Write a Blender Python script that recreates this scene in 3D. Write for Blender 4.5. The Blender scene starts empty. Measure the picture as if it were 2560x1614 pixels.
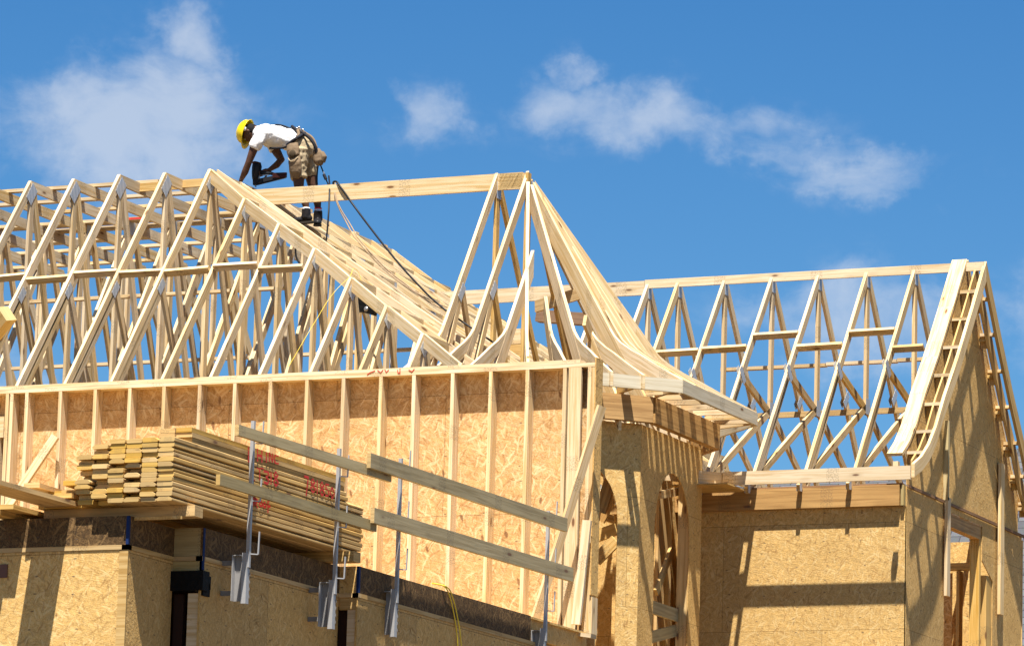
import bpy, bmesh, math, random
from mathutils import Vector, Matrix
from mathutils.geometry import tessellate_polygon
random.seed(7)
S = bpy.context.scene
col = S.collection
R_ = math.radians

# ------------------------------------------------------------------ camera
FPX = 11197.5; PITCH = R_(10.2264); YAW = R_(23.9232); ROLL = R_(1.60776)
CAM = Vector((0, 0, 1.6))
cF = Vector((-math.sin(YAW)*math.cos(PITCH), math.cos(YAW)*math.cos(PITCH), math.sin(PITCH)))
_r = Vector((math.cos(YAW), math.sin(YAW), 0)); _u = _r.cross(cF)
cR = _r*math.cos(ROLL) + _u*math.sin(ROLL)
cU = -_r*math.sin(ROLL) + _u*math.cos(ROLL)
cam = bpy.data.cameras.new('camera'); camo = bpy.data.objects.new('camera', cam); col.objects.link(camo)
m = Matrix.Identity(4)
for i in range(3):
    m[i][0] = cR[i]; m[i][1] = cU[i]; m[i][2] = -cF[i]; m[i][3] = CAM[i]
camo.matrix_world = m
cam.sensor_width = 36; cam.lens = FPX/2560*36; cam.clip_start = 0.5; cam.clip_end = 6000
S.camera = camo

# ------------------------------------------------------------------ sun, sky, exposure
LV = Vector((0.13, -0.36, 1.0)).normalized()          # direction towards the sun
EL = math.asin(LV.z); AZ = math.atan2(LV.x, LV.y)
sun = bpy.data.lights.new('sun', 'SUN'); sun.energy = 5.0; sun.angle = R_(0.53); sun.color = (1.0, 0.955, 0.88)
suno = bpy.data.objects.new('sun', sun); col.objects.link(suno)
suno.rotation_euler = LV.to_track_quat('Z', 'Y').to_euler(); suno.location = (-10, 20, 60)
S.view_settings.view_transform = 'Standard'; S.view_settings.look = 'None'
S.view_settings.exposure = 1.5; S.view_settings.gamma = 1.0

w = bpy.data.worlds.new('World'); S.world = w; w.use_nodes = True
def build_world():
    nt = w.node_tree; N = nt.nodes; L = nt.links; N.clear()
    out = N.new('ShaderNodeOutputWorld'); bg = N.new('ShaderNodeBackground'); bg.inputs['Strength'].default_value = 0.05
    L.new(bg.outputs[0], out.inputs[0])
    sky = N.new('ShaderNodeTexSky'); sky.sky_type = 'NISHITA'; sky.sun_disc = False
    sky.sun_elevation = EL; sky.sun_rotation = AZ
    sky.altitude = 300; sky.air_density = 1.0; sky.dust_density = 0.9; sky.ozone_density = 3.0
    def math_(op, a, b=None, c=None, clamp=False):
        n = N.new('ShaderNodeMath'); n.operation = op; n.use_clamp = clamp
        for i, v in enumerate((a, b, c)):
            if v is None: continue
            if isinstance(v, (int, float)): n.inputs[i].default_value = v
            else: L.new(v, n.inputs[i])
        return n.outputs[0]
    grade = N.new('ShaderNodeMix'); grade.data_type = 'RGBA'; grade.blend_type = 'MULTIPLY'; grade.inputs[0].default_value = 1
    L.new(sky.outputs[0], grade.inputs[6])
    tc = N.new('ShaderNodeTexCoord'); sp = N.new('ShaderNodeSeparateXYZ'); L.new(tc.outputs['Generated'], sp.inputs[0])
    gr = N.new('ShaderNodeMapRange'); L.new(sp.outputs[2], gr.inputs[0]); gr.inputs[1].default_value = math.sin(R_(6)); gr.inputs[2].default_value = math.sin(R_(15.5))
    gm = N.new('ShaderNodeMix'); gm.data_type = 'RGBA'; L.new(gr.outputs[0], gm.inputs[0]); gm.inputs[6].default_value = SKYLOW; gm.inputs[7].default_value = SKYTINT; L.new(gm.outputs[2], grade.inputs[7])
    az = math_('ARCTAN2', sp.outputs[0], sp.outputs[1]); el = math_('ARCSINE', sp.outputs[2])
    az = math_('MULTIPLY', az, 57.2958); el = math_('MULTIPLY', el, 57.2958)
    cmb = N.new('ShaderNodeCombineXYZ'); L.new(az, cmb.inputs[0]); L.new(el, cmb.inputs[1])
    # warp
    wn = N.new('ShaderNodeTexNoise'); wn.inputs['Scale'].default_value = 0.55; wn.inputs['Detail'].default_value = 3
    L.new(cmb.outputs[0], wn.inputs['Vector'])
    wv = N.new('ShaderNodeVectorMath'); wv.operation = 'MULTIPLY_ADD'; L.new(wn.outputs['Color'], wv.inputs[0])
    wv.inputs[1].default_value = (1.5, 1.1, 0); L.new(cmb.outputs[0], wv.inputs[2])
    mp = N.new('ShaderNodeVectorMath'); mp.operation = 'MULTIPLY'; L.new(wv.outputs[0], mp.inputs[0]); mp.inputs[1].default_value = (0.75, 1.15, 1)
    fb = N.new('ShaderNodeTexNoise'); fb.inputs['Scale'].default_value = 1.15; fb.inputs['Detail'].default_value = 10; fb.inputs['Roughness'].default_value = 0.58
    L.new(mp.outputs[0], fb.inputs['Vector'])
    w2 = N.new('ShaderNodeTexNoise'); w2.inputs['Scale'].default_value = 0.9; w2.inputs['Detail'].default_value = 5; w2.inputs['Roughness'].default_value = .6; L.new(cmb.outputs[0], w2.inputs['Vector'])
    s2 = N.new('ShaderNodeSeparateColor'); L.new(w2.outputs['Color'], s2.inputs[0])
    az = math_('ADD', az, math_('MULTIPLY', math_('SUBTRACT', s2.outputs[0], .5), 1.9)); el = math_('ADD', el, math_('MULTIPLY', math_('SUBTRACT', s2.outputs[1], .5), 1.3))
    acc = None
    for (a0, e0, ra, re, amp) in CLOUDS:
        dx = math_('DIVIDE', math_('SUBTRACT', az, a0), ra); dy = math_('DIVIDE', math_('SUBTRACT', el, e0), re)
        d = math_('ADD', math_('MULTIPLY', dx, dx), math_('MULTIPLY', dy, dy))
        g = math_('MULTIPLY', math_('EXPONENT', math_('MULTIPLY', math_('POWER', d, 1.15), -1.0)), amp)
        acc = g if acc is None else math_('MAXIMUM', acc, g)
    dens = math_('ADD', acc, math_('MULTIPLY', math_('SUBTRACT', fb.outputs['Fac'], 0.5), 1.8))
    dens = math_('SUBTRACT', dens, 0.45)
    mr = N.new('ShaderNodeMapRange'); mr.interpolation_type = 'SMOOTHSTEP'; L.new(dens, mr.inputs['Value'])
    mr.inputs['From Min'].default_value = -0.32; mr.inputs['From Max'].default_value = 0.85; mr.inputs['To Max'].default_value = 0.66
    cl = math_('MULTIPLY', mr.outputs[0], math_('MINIMUM', math_('MULTIPLY', acc, 2.2), 1.0))
    mix = N.new('ShaderNodeMix'); mix.data_type = 'RGBA'; L.new(cl, mix.inputs[0]); L.new(grade.outputs[2], mix.inputs[6])
    mix.inputs[7].default_value = CLOUDCOL
    L.new(mix.outputs[2], bg.inputs['Color'])
def azel(x, y):
    d = (cF + cR*((x-1280)/FPX) - cU*((y-807)/FPX)).normalized()
    return math.degrees(math.atan2(d.x, d.y)), math.degrees(math.asin(d.z))
SKYTINT = (0.24, 0.585, 0.86, 1); SKYLOW = (0.46, 0.76, 0.93, 1)
CLOUDCOL = (4.7, 5.2, 6.0, 1)
CLOUDS = []
for x, y, rx, ry, amp in ((330, 310, 370, 190, 1.3), (480, 120, 130, 120, 0.95), (130, 230, 90, 80, .9), (120, 230, 100, 90, .6), (1080, 270, 100, 120, .68), (1010, 215, 60, 50, .6),
                          (1470, 270, 230, 95, .9), (1640, 310, 240, 90, .95), (1830, 345, 260, 80, .8), (2000, 390, 220, 60, .62), (2150, 440, 260, 60, .75), (1420, 180, 80, 60, .75), (2150, 800, 300, 140, .95),
                          (2560, 780, 120, 180, .62), (60, 1000, 200, 150, .8), (330, 430, 260, 110, .8)):
    a, e = azel(x, y); CLOUDS.append((a, e, rx/195.4, ry/195.4, amp))
for a, e, ra, re, amp in ((20, 22, 9, 3, .8), (60, 16, 12, 4, .9), (-70, 20, 12, 4, .9), (130, 25, 14, 5, .8), (-130, 18, 14, 4, .9), (-35, 27, 8, 2.5, .7)):
    CLOUDS.append((a, e, ra, re, amp))
build_world()

# ------------------------------------------------------------------ pixel -> point on a real plane of the place
def ray(x, y): return cF + cR*((x-1280)/FPX) - cU*((y-807)/FPX)
def onX(x, y, X): r = ray(x, y); return CAM + r*((X-CAM.x)/r.x)
def onY(x, y, Y): r = ray(x, y); return CAM + r*((Y-CAM.y)/r.y)
def onZ(x, y, Z): r = ray(x, y); return CAM + r*((Z-CAM.z)/r.z)

# ------------------------------------------------------------------ materials
def newmat(name):
    mt = bpy.data.materials.new(name); mt.use_nodes = True
    nt = mt.node_tree; N = nt.nodes; L = nt.links
    b = N['Principled BSDF']
    return mt, N, L, b
def simple(name, c, rough=0.6, metal=0.0, noise=0.0, nscale=20.0, bump=0.0):
    mt, N, L, b = newmat(name)
    b.inputs['Specular IOR Level'].default_value = 0.12 if max(c) < .1 else 0.35
    b.inputs['Roughness'].default_value = rough; b.inputs['Metallic'].default_value = metal
    b.inputs['Base Color'].default_value = (*c, 1)
    if noise > 0 or bump > 0:
        tc = N.new('ShaderNodeTexCoord'); n = N.new('ShaderNodeTexNoise'); n.inputs['Scale'].default_value = nscale; n.inputs['Detail'].default_value = 6
        L.new(tc.outputs['Object'], n.inputs['Vector'])
        if noise > 0:
            mr = N.new('ShaderNodeMix'); mr.data_type = 'RGBA'
            L.new(n.outputs['Fac'], mr.inputs[0])
            mr.inputs[6].default_value = (*[max(0, v*(1-noise)) for v in c], 1); mr.inputs[7].default_value = (*[min(1, v*(1+noise)) for v in c], 1)
            L.new(mr.outputs[2], b.inputs['Base Color'])
        if bump > 0:
            bp = N.new('ShaderNodeBump'); bp.inputs['Strength'].default_value = bump; bp.inputs['Distance'].default_value = 0.02
            L.new(n.outputs['Fac'], bp.inputs['Height']); L.new(bp.outputs[0], b.inputs['Normal'])
    return mt
def mixc(N, L, fac, a, b, mode='MIX'):
    mx = N.new('ShaderNodeMix'); mx.data_type = 'RGBA'; mx.blend_type = mode
    for i, v in ((0, fac), (6, a), (7, b)):
        if isinstance(v, (int, float)): mx.inputs[i].default_value = v
        elif isinstance(v, tuple): mx.inputs[i].default_value = (*v, 1) if len(v) == 3 else v
        else: L.new(v, mx.inputs[i])
    return mx.outputs[2]
def wood(name, light, dark, knot=(0.16, 0.075, 0.03), stain=None, vary=0.2, stainamt=0.0, stamp=False):
    light = tuple(x*.83 for x in light); dark = tuple(x*.78 for x in dark)
    mt, N, L, b = newmat(name)
    uv = N.new('ShaderNodeUVMap'); oi = N.new('ShaderNodeObjectInfo')
    off = N.new('ShaderNodeVectorMath'); off.operation = 'MULTIPLY_ADD'
    cb = N.new('ShaderNodeCombineXYZ'); L.new(oi.outputs['Random'], cb.inputs[0]); L.new(oi.outputs['Random'], cb.inputs[1])
    L.new(cb.outputs[0], off.inputs[0]); off.inputs[1].default_value = (37.0, 91.0, 0); L.new(uv.outputs[0], off.inputs[2])
    def mp(sx, sy):
        v = N.new('ShaderNodeVectorMath'); v.operation = 'MULTIPLY'; L.new(off.outputs[0], v.inputs[0]); v.inputs[1].default_value = (sx, sy, 1); return v.outputs[0]
    def noise(vec, detail=4, rough=0.55, dist=0.0, sc=1.0):
        n = N.new('ShaderNodeTexNoise'); n.inputs['Scale'].default_value = sc; n.inputs['Detail'].default_value = detail
        n.inputs['Roughness'].default_value = rough; n.inputs['Distortion'].default_value = dist; L.new(vec, n.inputs['Vector']); return n.outputs['Fac']
    def ramp(v, a, b_, lo=0.0, hi=1.0):
        r = N.new('ShaderNodeMapRange'); r.interpolation_type = 'SMOOTHSTEP'; L.new(v, r.inputs[0])
        r.inputs[1].default_value = a; r.inputs[2].default_value = b_; r.inputs[3].default_value = lo; r.inputs[4].default_value = hi; return r.outputs[0]
    grain = noise(mp(1.3, 34), 5, 0.6, 0.6)
    broad = noise(mp(0.8, 3.5), 2, 0.5)
    c = mixc(N, L, ramp(grain, 0.38, 0.66), light, dark)
    c = mixc(N, L, ramp(broad, 0.35, 0.75, 0, 0.55), c, tuple(0.5*(x+y) for x, y in zip(light, dark)))
    # knots
    vo = N.new('ShaderNodeTexVoronoi'); vo.inputs['Scale'].default_value = 1; vo.inputs['Randomness'].default_value = 1; L.new(mp(2.1, 6.5), vo.inputs['Vector'])
    kn = ramp(vo.outputs['Distance'], 0.06, 0.13, 1, 0)
    ring = ramp(vo.outputs['Distance'], 0.10, 0.26, 0.35, 0)
    c = mixc(N, L, ring, c, tuple(x*0.72 for x in dark)); c = mixc(N, L, kn, c, knot)
    # nail / dirt specks
    v2 = N.new('ShaderNodeTexVoronoi'); v2.inputs['Scale'].default_value = 1; L.new(mp(9, 14), v2.inputs['Vector'])
    sp = ramp(v2.outputs['Distance'], 0.03, 0.07, 0.55, 0); c = mixc(N, L, sp, c, (0.10, 0.06, 0.03))
    sx_ = N.new('ShaderNodeSeparateXYZ'); L.new(off.outputs[0], sx_.inputs[0])
    fu = N.new('ShaderNodeMath'); fu.operation = 'FRACT'; mu0 = N.new('ShaderNodeMath'); mu0.operation = 'MULTIPLY'; L.new(sx_.outputs[0], mu0.inputs[0]); mu0.inputs[1].default_value = .8; L.new(mu0.outputs[0], fu.inputs[0])
    ink = noise(mp(95, 60), 2, .5); im = N.new('ShaderNodeMath'); im.operation = 'MULTIPLY'; L.new(ramp(fu.outputs[0], .115, .125, 1, 0), im.inputs[0]); L.new(ramp(ink, .50, .56, 0, .42), im.inputs[1])
    c = mixc(N, L, im.outputs[0], c, (.09, .07, .05))
    if stain:
        st = noise(mp(0.9, 5), 6, 0.65, 0.3); c = mixc(N, L, ramp(st, 0.5, 0.72, 0, stainamt), c, stain)
    hs = N.new('ShaderNodeHueSaturation')
    vv = N.new('ShaderNodeMapRange'); L.new(oi.outputs['Random'], vv.inputs[0]); vv.inputs[3].default_value = 1-vary; vv.inputs[4].default_value = 1+vary*0.6
    fr = N.new('ShaderNodeMath'); fr.operation = 'FRACT'; mu = N.new('ShaderNodeMath'); mu.operation = 'MULTIPLY'; L.new(oi.outputs['Random'], mu.inputs[0]); mu.inputs[1].default_value = 17.3; L.new(mu.outputs[0], fr.inputs[0])
    sv = N.new('ShaderNodeMapRange'); L.new(fr.outputs[0], sv.inputs[0]); sv.inputs[3].default_value = 0.86; sv.inputs[4].default_value = 1.12
    L.new(vv.outputs[0], hs.inputs['Value']); L.new(sv.outputs[0], hs.inputs['Saturation']); L.new(c, hs.inputs['Color'])
    L.new(hs.outputs[0], b.inputs['Base Color']); b.inputs['Roughness'].default_value = 0.72
    b.inputs['Specular IOR Level'].default_value = 0.25
    bp = N.new('ShaderNodeBump'); bp.inputs['Strength'].default_value = 0.25; bp.inputs['Distance'].default_value = 0.004; L.new(grain, bp.inputs['Height']); L.new(bp.outputs[0], b.inputs['Normal'])
    return mt
def osb(name, base, lightc, darkc, scale=1.0, spots=0.6, contrast=1.0, dirt=0.0, rough_bump=0.35):
    base = tuple(x*.83 for x in base); lightc = tuple(x*.83 for x in lightc); darkc = tuple(x*.8 for x in darkc)
    mt, N, L, b = newmat(name)
    uv0 = N.new('ShaderNodeUVMap'); wn = N.new('ShaderNodeTexNoise'); wn.inputs['Scale'].default_value = 7; wn.inputs['Detail'].default_value = 2; L.new(uv0.outputs[0], wn.inputs['Vector'])
    uv = N.new('ShaderNodeVectorMath'); uv.operation = 'MULTIPLY_ADD'; L.new(wn.outputs['Color'], uv.inputs[0]); uv.inputs[1].default_value = (.07, .07, 0); L.new(uv0.outputs[0], uv.inputs[2])
    def rot(a, sx, sy, ox=0.0):
        mp = N.new('ShaderNodeMapping'); mp.vector_type = 'TEXTURE' if False else 'POINT'
        mp.inputs['Rotation'].default_value = (0, 0, a); mp.inputs['Location'].default_value = (ox, ox*1.7, 0)
        L.new(uv.outputs[0], mp.inputs['Vector'])
        v = N.new('ShaderNodeVectorMath'); v.operation = 'MULTIPLY'; L.new(mp.outputs[0], v.inputs[0]); v.inputs[1].default_value = (sx*scale, sy*scale, 1); return v.outputs[0]
    def ramp(v, a, b_, lo=0.0, hi=1.0):
        r = N.new('ShaderNodeMapRange'); r.interpolation_type = 'SMOOTHSTEP'; L.new(v, r.inputs[0])
        r.inputs[1].default_value = a; r.inputs[2].default_value = b_; r.inputs[3].default_value = lo; r.inputs[4].default_value = hi; return r.outputs[0]
    n0 = N.new('ShaderNodeTexNoise'); n0.inputs['Scale'].default_value = 14*scale; n0.inputs['Detail'].default_value = 6; L.new(uv.outputs[0], n0.inputs['Vector'])
    c = mixc(N, L, ramp(n0.outputs['Fac'], 0.3, 0.7), tuple(x*0.84 for x in base), tuple(min(1, x*1.12) for x in base))
    nf = N.new('ShaderNodeTexNoise'); nf.inputs['Scale'].default_value = 60*scale**.5; nf.inputs['Detail'].default_value = 3; nf.inputs['Distortion'].default_value = 1.5; L.new(uv.outputs[0], nf.inputs['Vector'])
    c = mixc(N, L, ramp(nf.outputs['Fac'], 0.50, 0.66, 0, .42), c, tuple(x*0.62 for x in base))
    c = mixc(N, L, ramp(nf.outputs['Fac'], 0.36, 0.46, .40, 0), c, lightc)
    hgt = None
    for k, (a, sx, sy) in enumerate(((0.25, 10, 75), (1.15, 13, 90), (1.95, 9, 70), (2.75, 14, 100), (0.75, 18, 120))):
        vo = N.new('ShaderNodeTexVoronoi'); vo.inputs['Scale'].default_value = 1; vo.voronoi_dimensions = '2D'
        L.new(rot(a, sx, sy, k*3.1), vo.inputs['Vector'])
        sc = N.new('ShaderNodeSeparateColor'); L.new(vo.outputs['Color'], sc.inputs[0])
        edge = ramp(vo.outputs['Distance'], 0.25, 0.5, 1, 0)
        def fac(lo, hi, amt, ch):
            mm = N.new('ShaderNodeMath'); mm.operation = 'MULTIPLY'; L.new(ramp(sc.outputs[ch], lo, hi, 0, amt*contrast), mm.inputs[0]); L.new(edge, mm.inputs[1]); return mm.outputs[0]
        c = mixc(N, L, fac(0.72, 0.80, 0.26, 0), c, lightc)
        c = mixc(N, L, fac(0.80, 0.88, 0.30, 1), c, darkc)
        if hgt is None: hgt = sc.outputs[0]
    for k, (a, sx, sy) in enumerate(((0.5, 5.0, 30), (1.7, 6.0, 36), (2.6, 4.6, 28), (1.15, 7.0, 34), (2.15, 5.5, 40))):
        vo = N.new('ShaderNodeTexVoronoi'); vo.voronoi_dimensions = '2D'; vo.inputs['Scale'].default_value = 1; L.new(rot(a, sx/scale**.7, sy/scale**.7, 20+k*5.3), vo.inputs['Vector'])
        sc = N.new('ShaderNodeSeparateColor'); L.new(vo.outputs['Color'], sc.inputs[0])
        e_ = ramp(vo.outputs['Distance'], 0.30, 0.36, 1, 0)
        for ch_, lo_, hi_, am_, cc_ in ((0, .88, .92, .5, lightc), (1, .93, .96, .42, darkc)):
            mm = N.new('ShaderNodeMath'); mm.operation = 'MULTIPLY'; L.new(ramp(sc.outputs[ch_], lo_, hi_, 0, am_*contrast), mm.inputs[0]); L.new(e_, mm.inputs[1])
            c = mixc(N, L, mm.outputs[0], c, cc_)
    vo = N.new('ShaderNodeTexVoronoi'); vo.voronoi_dimensions = '2D'; vo.inputs['Scale'].default_value = 1; L.new(rot(1.4, 5, 14, 9), vo.inputs['Vector'])
    sc = N.new('ShaderNodeSeparateColor'); L.new(vo.outputs['Color'], sc.inputs[0])
    mm = N.new('ShaderNodeMath'); mm.operation = 'MULTIPLY'; L.new(ramp(sc.outputs[0], 0.93, 0.95, 0, spots), mm.inputs[0]); L.new(ramp(vo.outputs['Distance'], 0.1, 0.22, 1, 0), mm.inputs[1])
    c = mixc(N, L, mm.outputs[0], c, (0.13, 0.05, 0.02))
    big = N.new('ShaderNodeTexNoise'); big.inputs['Scale'].default_value = 1.3; big.inputs['Detail'].default_value = 4; L.new(uv.outputs[0], big.inputs['Vector'])
    c = mixc(N, L, ramp(big.outputs['Fac'], 0.35, 0.7, 0, 0.28+dirt), c, tuple(x*0.72 for x in base))
    br = N.new('ShaderNodeTexBrick'); br.inputs['Scale'].default_value = 1; br.offset = .5; br.inputs['Brick Width'].default_value = 2.44; br.inputs['Row Height'].default_value = 1.22; br.inputs['Mortar Size'].default_value = .0028
    br.inputs['Color1'].default_value = (1.06, 1.04, 1.0, 1); br.inputs['Color2'].default_value = (.86, .86, .88, 1); br.inputs['Mortar'].default_value = (.45, .41, .36, 1); L.new(uv0.outputs[0], br.inputs['Vector'])
    c = mixc(N, L, 1.0, c, br.outputs['Color'], 'MULTIPLY')
    nl = N.new('ShaderNodeTexVoronoi'); nl.voronoi_dimensions = '2D'; nl.inputs['Randomness'].default_value = .25; nl.inputs['Scale'].default_value = 1
    ns = N.new('ShaderNodeVectorMath'); ns.operation = 'MULTIPLY'; L.new(uv0.outputs[0], ns.inputs[0]); ns.inputs[1].default_value = (2.46, 6.6, 1); L.new(ns.outputs[0], nl.inputs['Vector'])
    c = mixc(N, L, ramp(nl.outputs['Distance'], 0.02, 0.05, .75, 0), c, (.06, .045, .035))
    L.new(c, b.inputs['Base Color']); b.inputs['Roughness'].default_value = 0.75; b.inputs['Specular IOR Level'].default_value = 0.2
    bp = N.new('ShaderNodeBump'); bp.inputs['Strength'].default_value = rough_bump; bp.inputs['Distance'].default_value = 0.006
    ad = N.new('ShaderNodeMath'); ad.operation = 'ADD'; L.new(hgt, ad.inputs[0]); L.new(n0.outputs['Fac'], ad.inputs[1])
    L.new(ad.outputs[0], bp.inputs['Height']); L.new(bp.outputs[0], b.inputs['Normal'])
    return mt

PINE = wood('pine', (0.77, 0.60, 0.37), (0.61, 0.40, 0.165))
PINE2 = wood('pine_warm', (0.68, 0.46, 0.19), (0.50, 0.29, 0.085))
LVL = wood('laminated_beam', (0.56, 0.31, 0.085), (0.36, 0.18, 0.04), vary=0.08)
TREAT = wood('stacked_lumber', (0.70, 0.44, 0.145), (0.44, 0.25, 0.065), stain=(0.28, 0.18, 0.06), stainamt=0.7, vary=0.14)
ENDG = wood('lumber_end', (0.68, 0.45, 0.15), (0.50, 0.29, 0.07), vary=0.2)
RAILW = wood('weathered_rail', (0.50, 0.39, 0.19), (0.37, 0.27, 0.11), stain=(0.22, 0.17, 0.09), stainamt=0.55)
DARKW = wood('dark_board', (0.30, 0.17, 0.08), (0.20, 0.10, 0.05))  # plain dark brown wood tone
OSB1 = osb('osb_inner', (0.62, 0.37, 0.15), (0.82, 0.62, 0.36), (0.34, 0.16, 0.05), scale=.8, contrast=1.2, spots=.8)
OSB2 = osb('osb_outer', (0.70, 0.43, 0.138), (0.86, 0.63, 0.29), (0.33, 0.165, 0.05), scale=1.6, spots=0.5, contrast=1.0)
OSB3 = osb('osb_grainy', (0.69, 0.415, 0.13), (0.86, 0.59, 0.25), (0.26, 0.14, 0.04), scale=2.6, spots=0.4, rough_bump=0.6)
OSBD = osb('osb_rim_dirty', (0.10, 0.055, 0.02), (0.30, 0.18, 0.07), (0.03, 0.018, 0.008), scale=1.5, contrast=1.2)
STEEL = simple('galvanized_steel', (0.36, 0.35, 0.34), 0.5, 0.3, 0.15, 30)
STEELD = simple('bracket_steel', (0.20, 0.19, 0.18), 0.75, 0.1, 0.2, 18)
BLACKM = simple('black_membrane', (0.004, 0.004, 0.004), 0.55, 0, 0.4, 14, 0.6)
BLUET = simple('blue_tape', (0.008, 0.022, 0.085), 0.6)
RED = simple('red_paint', (0.52, 0.03, 0.022), 0.6)
INK = simple('black_ink', (0.06, 0.045, 0.03), 0.7)
SHADEIN = simple('interior_shade', (0.03, 0.015, 0.01), 0.9)  # near-black colour standing in for shade inside the openings
YCORD = simple('yellow_cord', (0.75, 0.55, 0.04), 0.5)
BHOSE = simple('black_hose', (0.012, 0.012, 0.014), 0.4)
ROPEM = simple('tan_rope', (0.25, 0.17, 0.10), 0.8, 0, 0.4, 60)
def platemat():
    mt, N, L, b = newmat('punched_steel_plate')
    uv = N.new('ShaderNodeUVMap'); wv = N.new('ShaderNodeTexWave'); wv.wave_type = 'BANDS'; wv.bands_direction = 'X'; wv.inputs['Scale'].default_value = 9; wv.inputs['Distortion'].default_value = 0.3
    L.new(uv.outputs[0], wv.inputs['Vector'])
    c = mixc(N, L, wv.outputs['Fac'], (0.22, 0.27, 0.34), (0.60, 0.63, 0.66)); L.new(c, b.inputs['Base Color'])  # blue-grey bands put the sky's reflection into the punched steel colour
    b.inputs['Metallic'].default_value = 0.2; b.inputs['Roughness'].default_value = 0.4
    return mt
PLATEM = platemat()

# ------------------------------------------------------------------ mesh helpers
class MB:
    def __init__(s): s.v = []; s.f = []; s.uv = []; s.mi = []
    def face(s, pts, uvs, mi=0):
        i0 = len(s.v); s.v += [tuple(p) for p in pts]; s.f.append(tuple(range(i0, i0+len(pts)))); s.uv.append([tuple(u) for u in uvs]); s.mi.append(mi)
    def hexa(s, A, B, a, mi=0, mie=None):
        """A, B: matching quads (4 points each) at the two ends; a = axis of the grain"""
        u0 = random.uniform(0, 50); v0 = random.uniform(0, 50)
        L_ = (B[0]-A[0]).length; per = [0]
        for k in range(4): per.append(per[-1]+(A[(k+1) % 4]-A[k]).length)
        for k in range(4):
            k2 = (k+1) % 4
            s.face([A[k], B[k], B[k2], A[k2]], [(u0, v0+per[k]), (u0+L_, v0+per[k]), (u0+L_, v0+per[k+1]), (u0, v0+per[k+1])], mi)
        me_ = mi if mie is None else mie
        e1 = (A[1]-A[0]).length; e2 = (A[3]-A[0]).length
        q = [(0, 0), (e1, 0), (e1, e2), (0, e2)]
        s.face([A[0], A[1], A[2], A[3]], [(u0+x, v0+3+y*2) for x, y in q], me_)
        s.face([B[3], B[2], B[1], B[0]], [(u0+5+x, v0+3+y*2) for x, y in reversed(q)], me_)
    def beam(s, p0, p1, t, d, up=(0, 0, 1), al='top', mi=0, mie=None, plumb=False):
        """board from p0 to p1, t thick sideways, d deep; al: which line of it runs p0-p1"""
        p0 = Vector(p0); p1 = Vector(p1); a = (p1-p0).normalized(); up = Vector(up)
        sd = a.cross(up).normalized(); n = sd.cross(a).normalized()
        lo, hi = {'top': (-d, 0), 'mid': (-d/2, d/2), 'bot': (0, d)}[al]
        def q(p):
            r = []
            for x, y in ((-t/2, lo), (t/2, lo), (t/2, hi), (-t/2, hi)):
                o = sd*x + n*y
                if plumb and abs(a.z) < 0.98:
                    h = Vector((a.x, a.y, 0)).normalized(); k = o.dot(h)/a.dot(h); o = o - a*k
                r.append(p+o)
            return r
        s.hexa(q(p0), q(p1), a, mi, mie)
    def box(s, x0, x1, y0, y1, z0, z1, axis=None, mi=0, mie=None):
        dx, dy, dz = x1-x0, y1-y0, z1-z0
        if axis is None: axis = 'xyz'[[dx, dy, dz].index(max(dx, dy, dz))]
        V = Vector
        if axis == 'x': A = [V((x0, y0, z0)), V((x0, y1, z0)), V((x0, y1, z1)), V((x0, y0, z1))]; o = V((dx, 0, 0))
        elif axis == 'y': A = [V((x1, y0, z0)), V((x0, y0, z0)), V((x0, y0, z1)), V((x1, y0, z1))]; o = V((0, dy, 0))
        else: A = [V((x0, y0, z0)), V((x1, y0, z0)), V((x1, y1, z0)), V((x0, y1, z0))]; o = V((0, 0, dz))
        s.hexa(A, [p+o for p in A], o, mi, mie)
    def vboard(s, tops, d, t, mi=0):
        """board standing in a vertical plane whose top edge is a polyline; plumb ends, curved if the polyline curves"""
        tops = [Vector(p) for p in tops]
        h = Vector((tops[-1].x-tops[0].x, tops[-1].y-tops[0].y, 0)).normalized(); sd = h.cross(Vector((0, 0, 1)))*(t/2)
        bots = []
        for i, p in enumerate(tops):
            q0 = tops[max(0, i-1)]; q1 = tops[min(len(tops)-1, i+1)]; a = (q1-q0).normalized()
            c = max(0.25, math.hypot(a.x, a.y)); dd = d[i] if isinstance(d, (list, tuple)) else d
            bots.append(p - Vector((0, 0, dd/c)))
        u0 = random.uniform(0, 50); v0 = random.uniform(0, 50); u = u0
        for i in range(len(tops)-1):
            A, B, a, b = tops[i], tops[i+1], bots[i], bots[i+1]; l = (B-A).length; da = (A-a).length; db = (B-b).length
            s.face([a-sd, b-sd, B-sd, A-sd], [(u, v0), (u+l, v0), (u+l, v0+db), (u, v0+da)], mi)
            s.face([A+sd, B+sd, b+sd, a+sd], [(u, v0+1), (u+l, v0+1), (u+l, v0+1+db), (u, v0+1+da)], mi)
            s.face([A-sd, B-sd, B+sd, A+sd], [(u, v0+2), (u+l, v0+2), (u+l, v0+2+t), (u, v0+2+t)], mi)
            s.face([a+sd, b+sd, b-sd, a-sd], [(u, v0+3), (u+l, v0+3), (u+l, v0+3+t), (u, v0+3+t)], mi)
            u += l
        for A, a, fl in ((tops[0], bots[0], 1), (tops[-1], bots[-1], -1)):
            q = [a+sd, a-sd, A-sd, A+sd]; 
            if fl < 0: q = q[::-1]
            s.face(q, [(u0, v0), (u0+t, v0), (u0+t, v0+.14), (u0, v0+.14)], mi)
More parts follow.
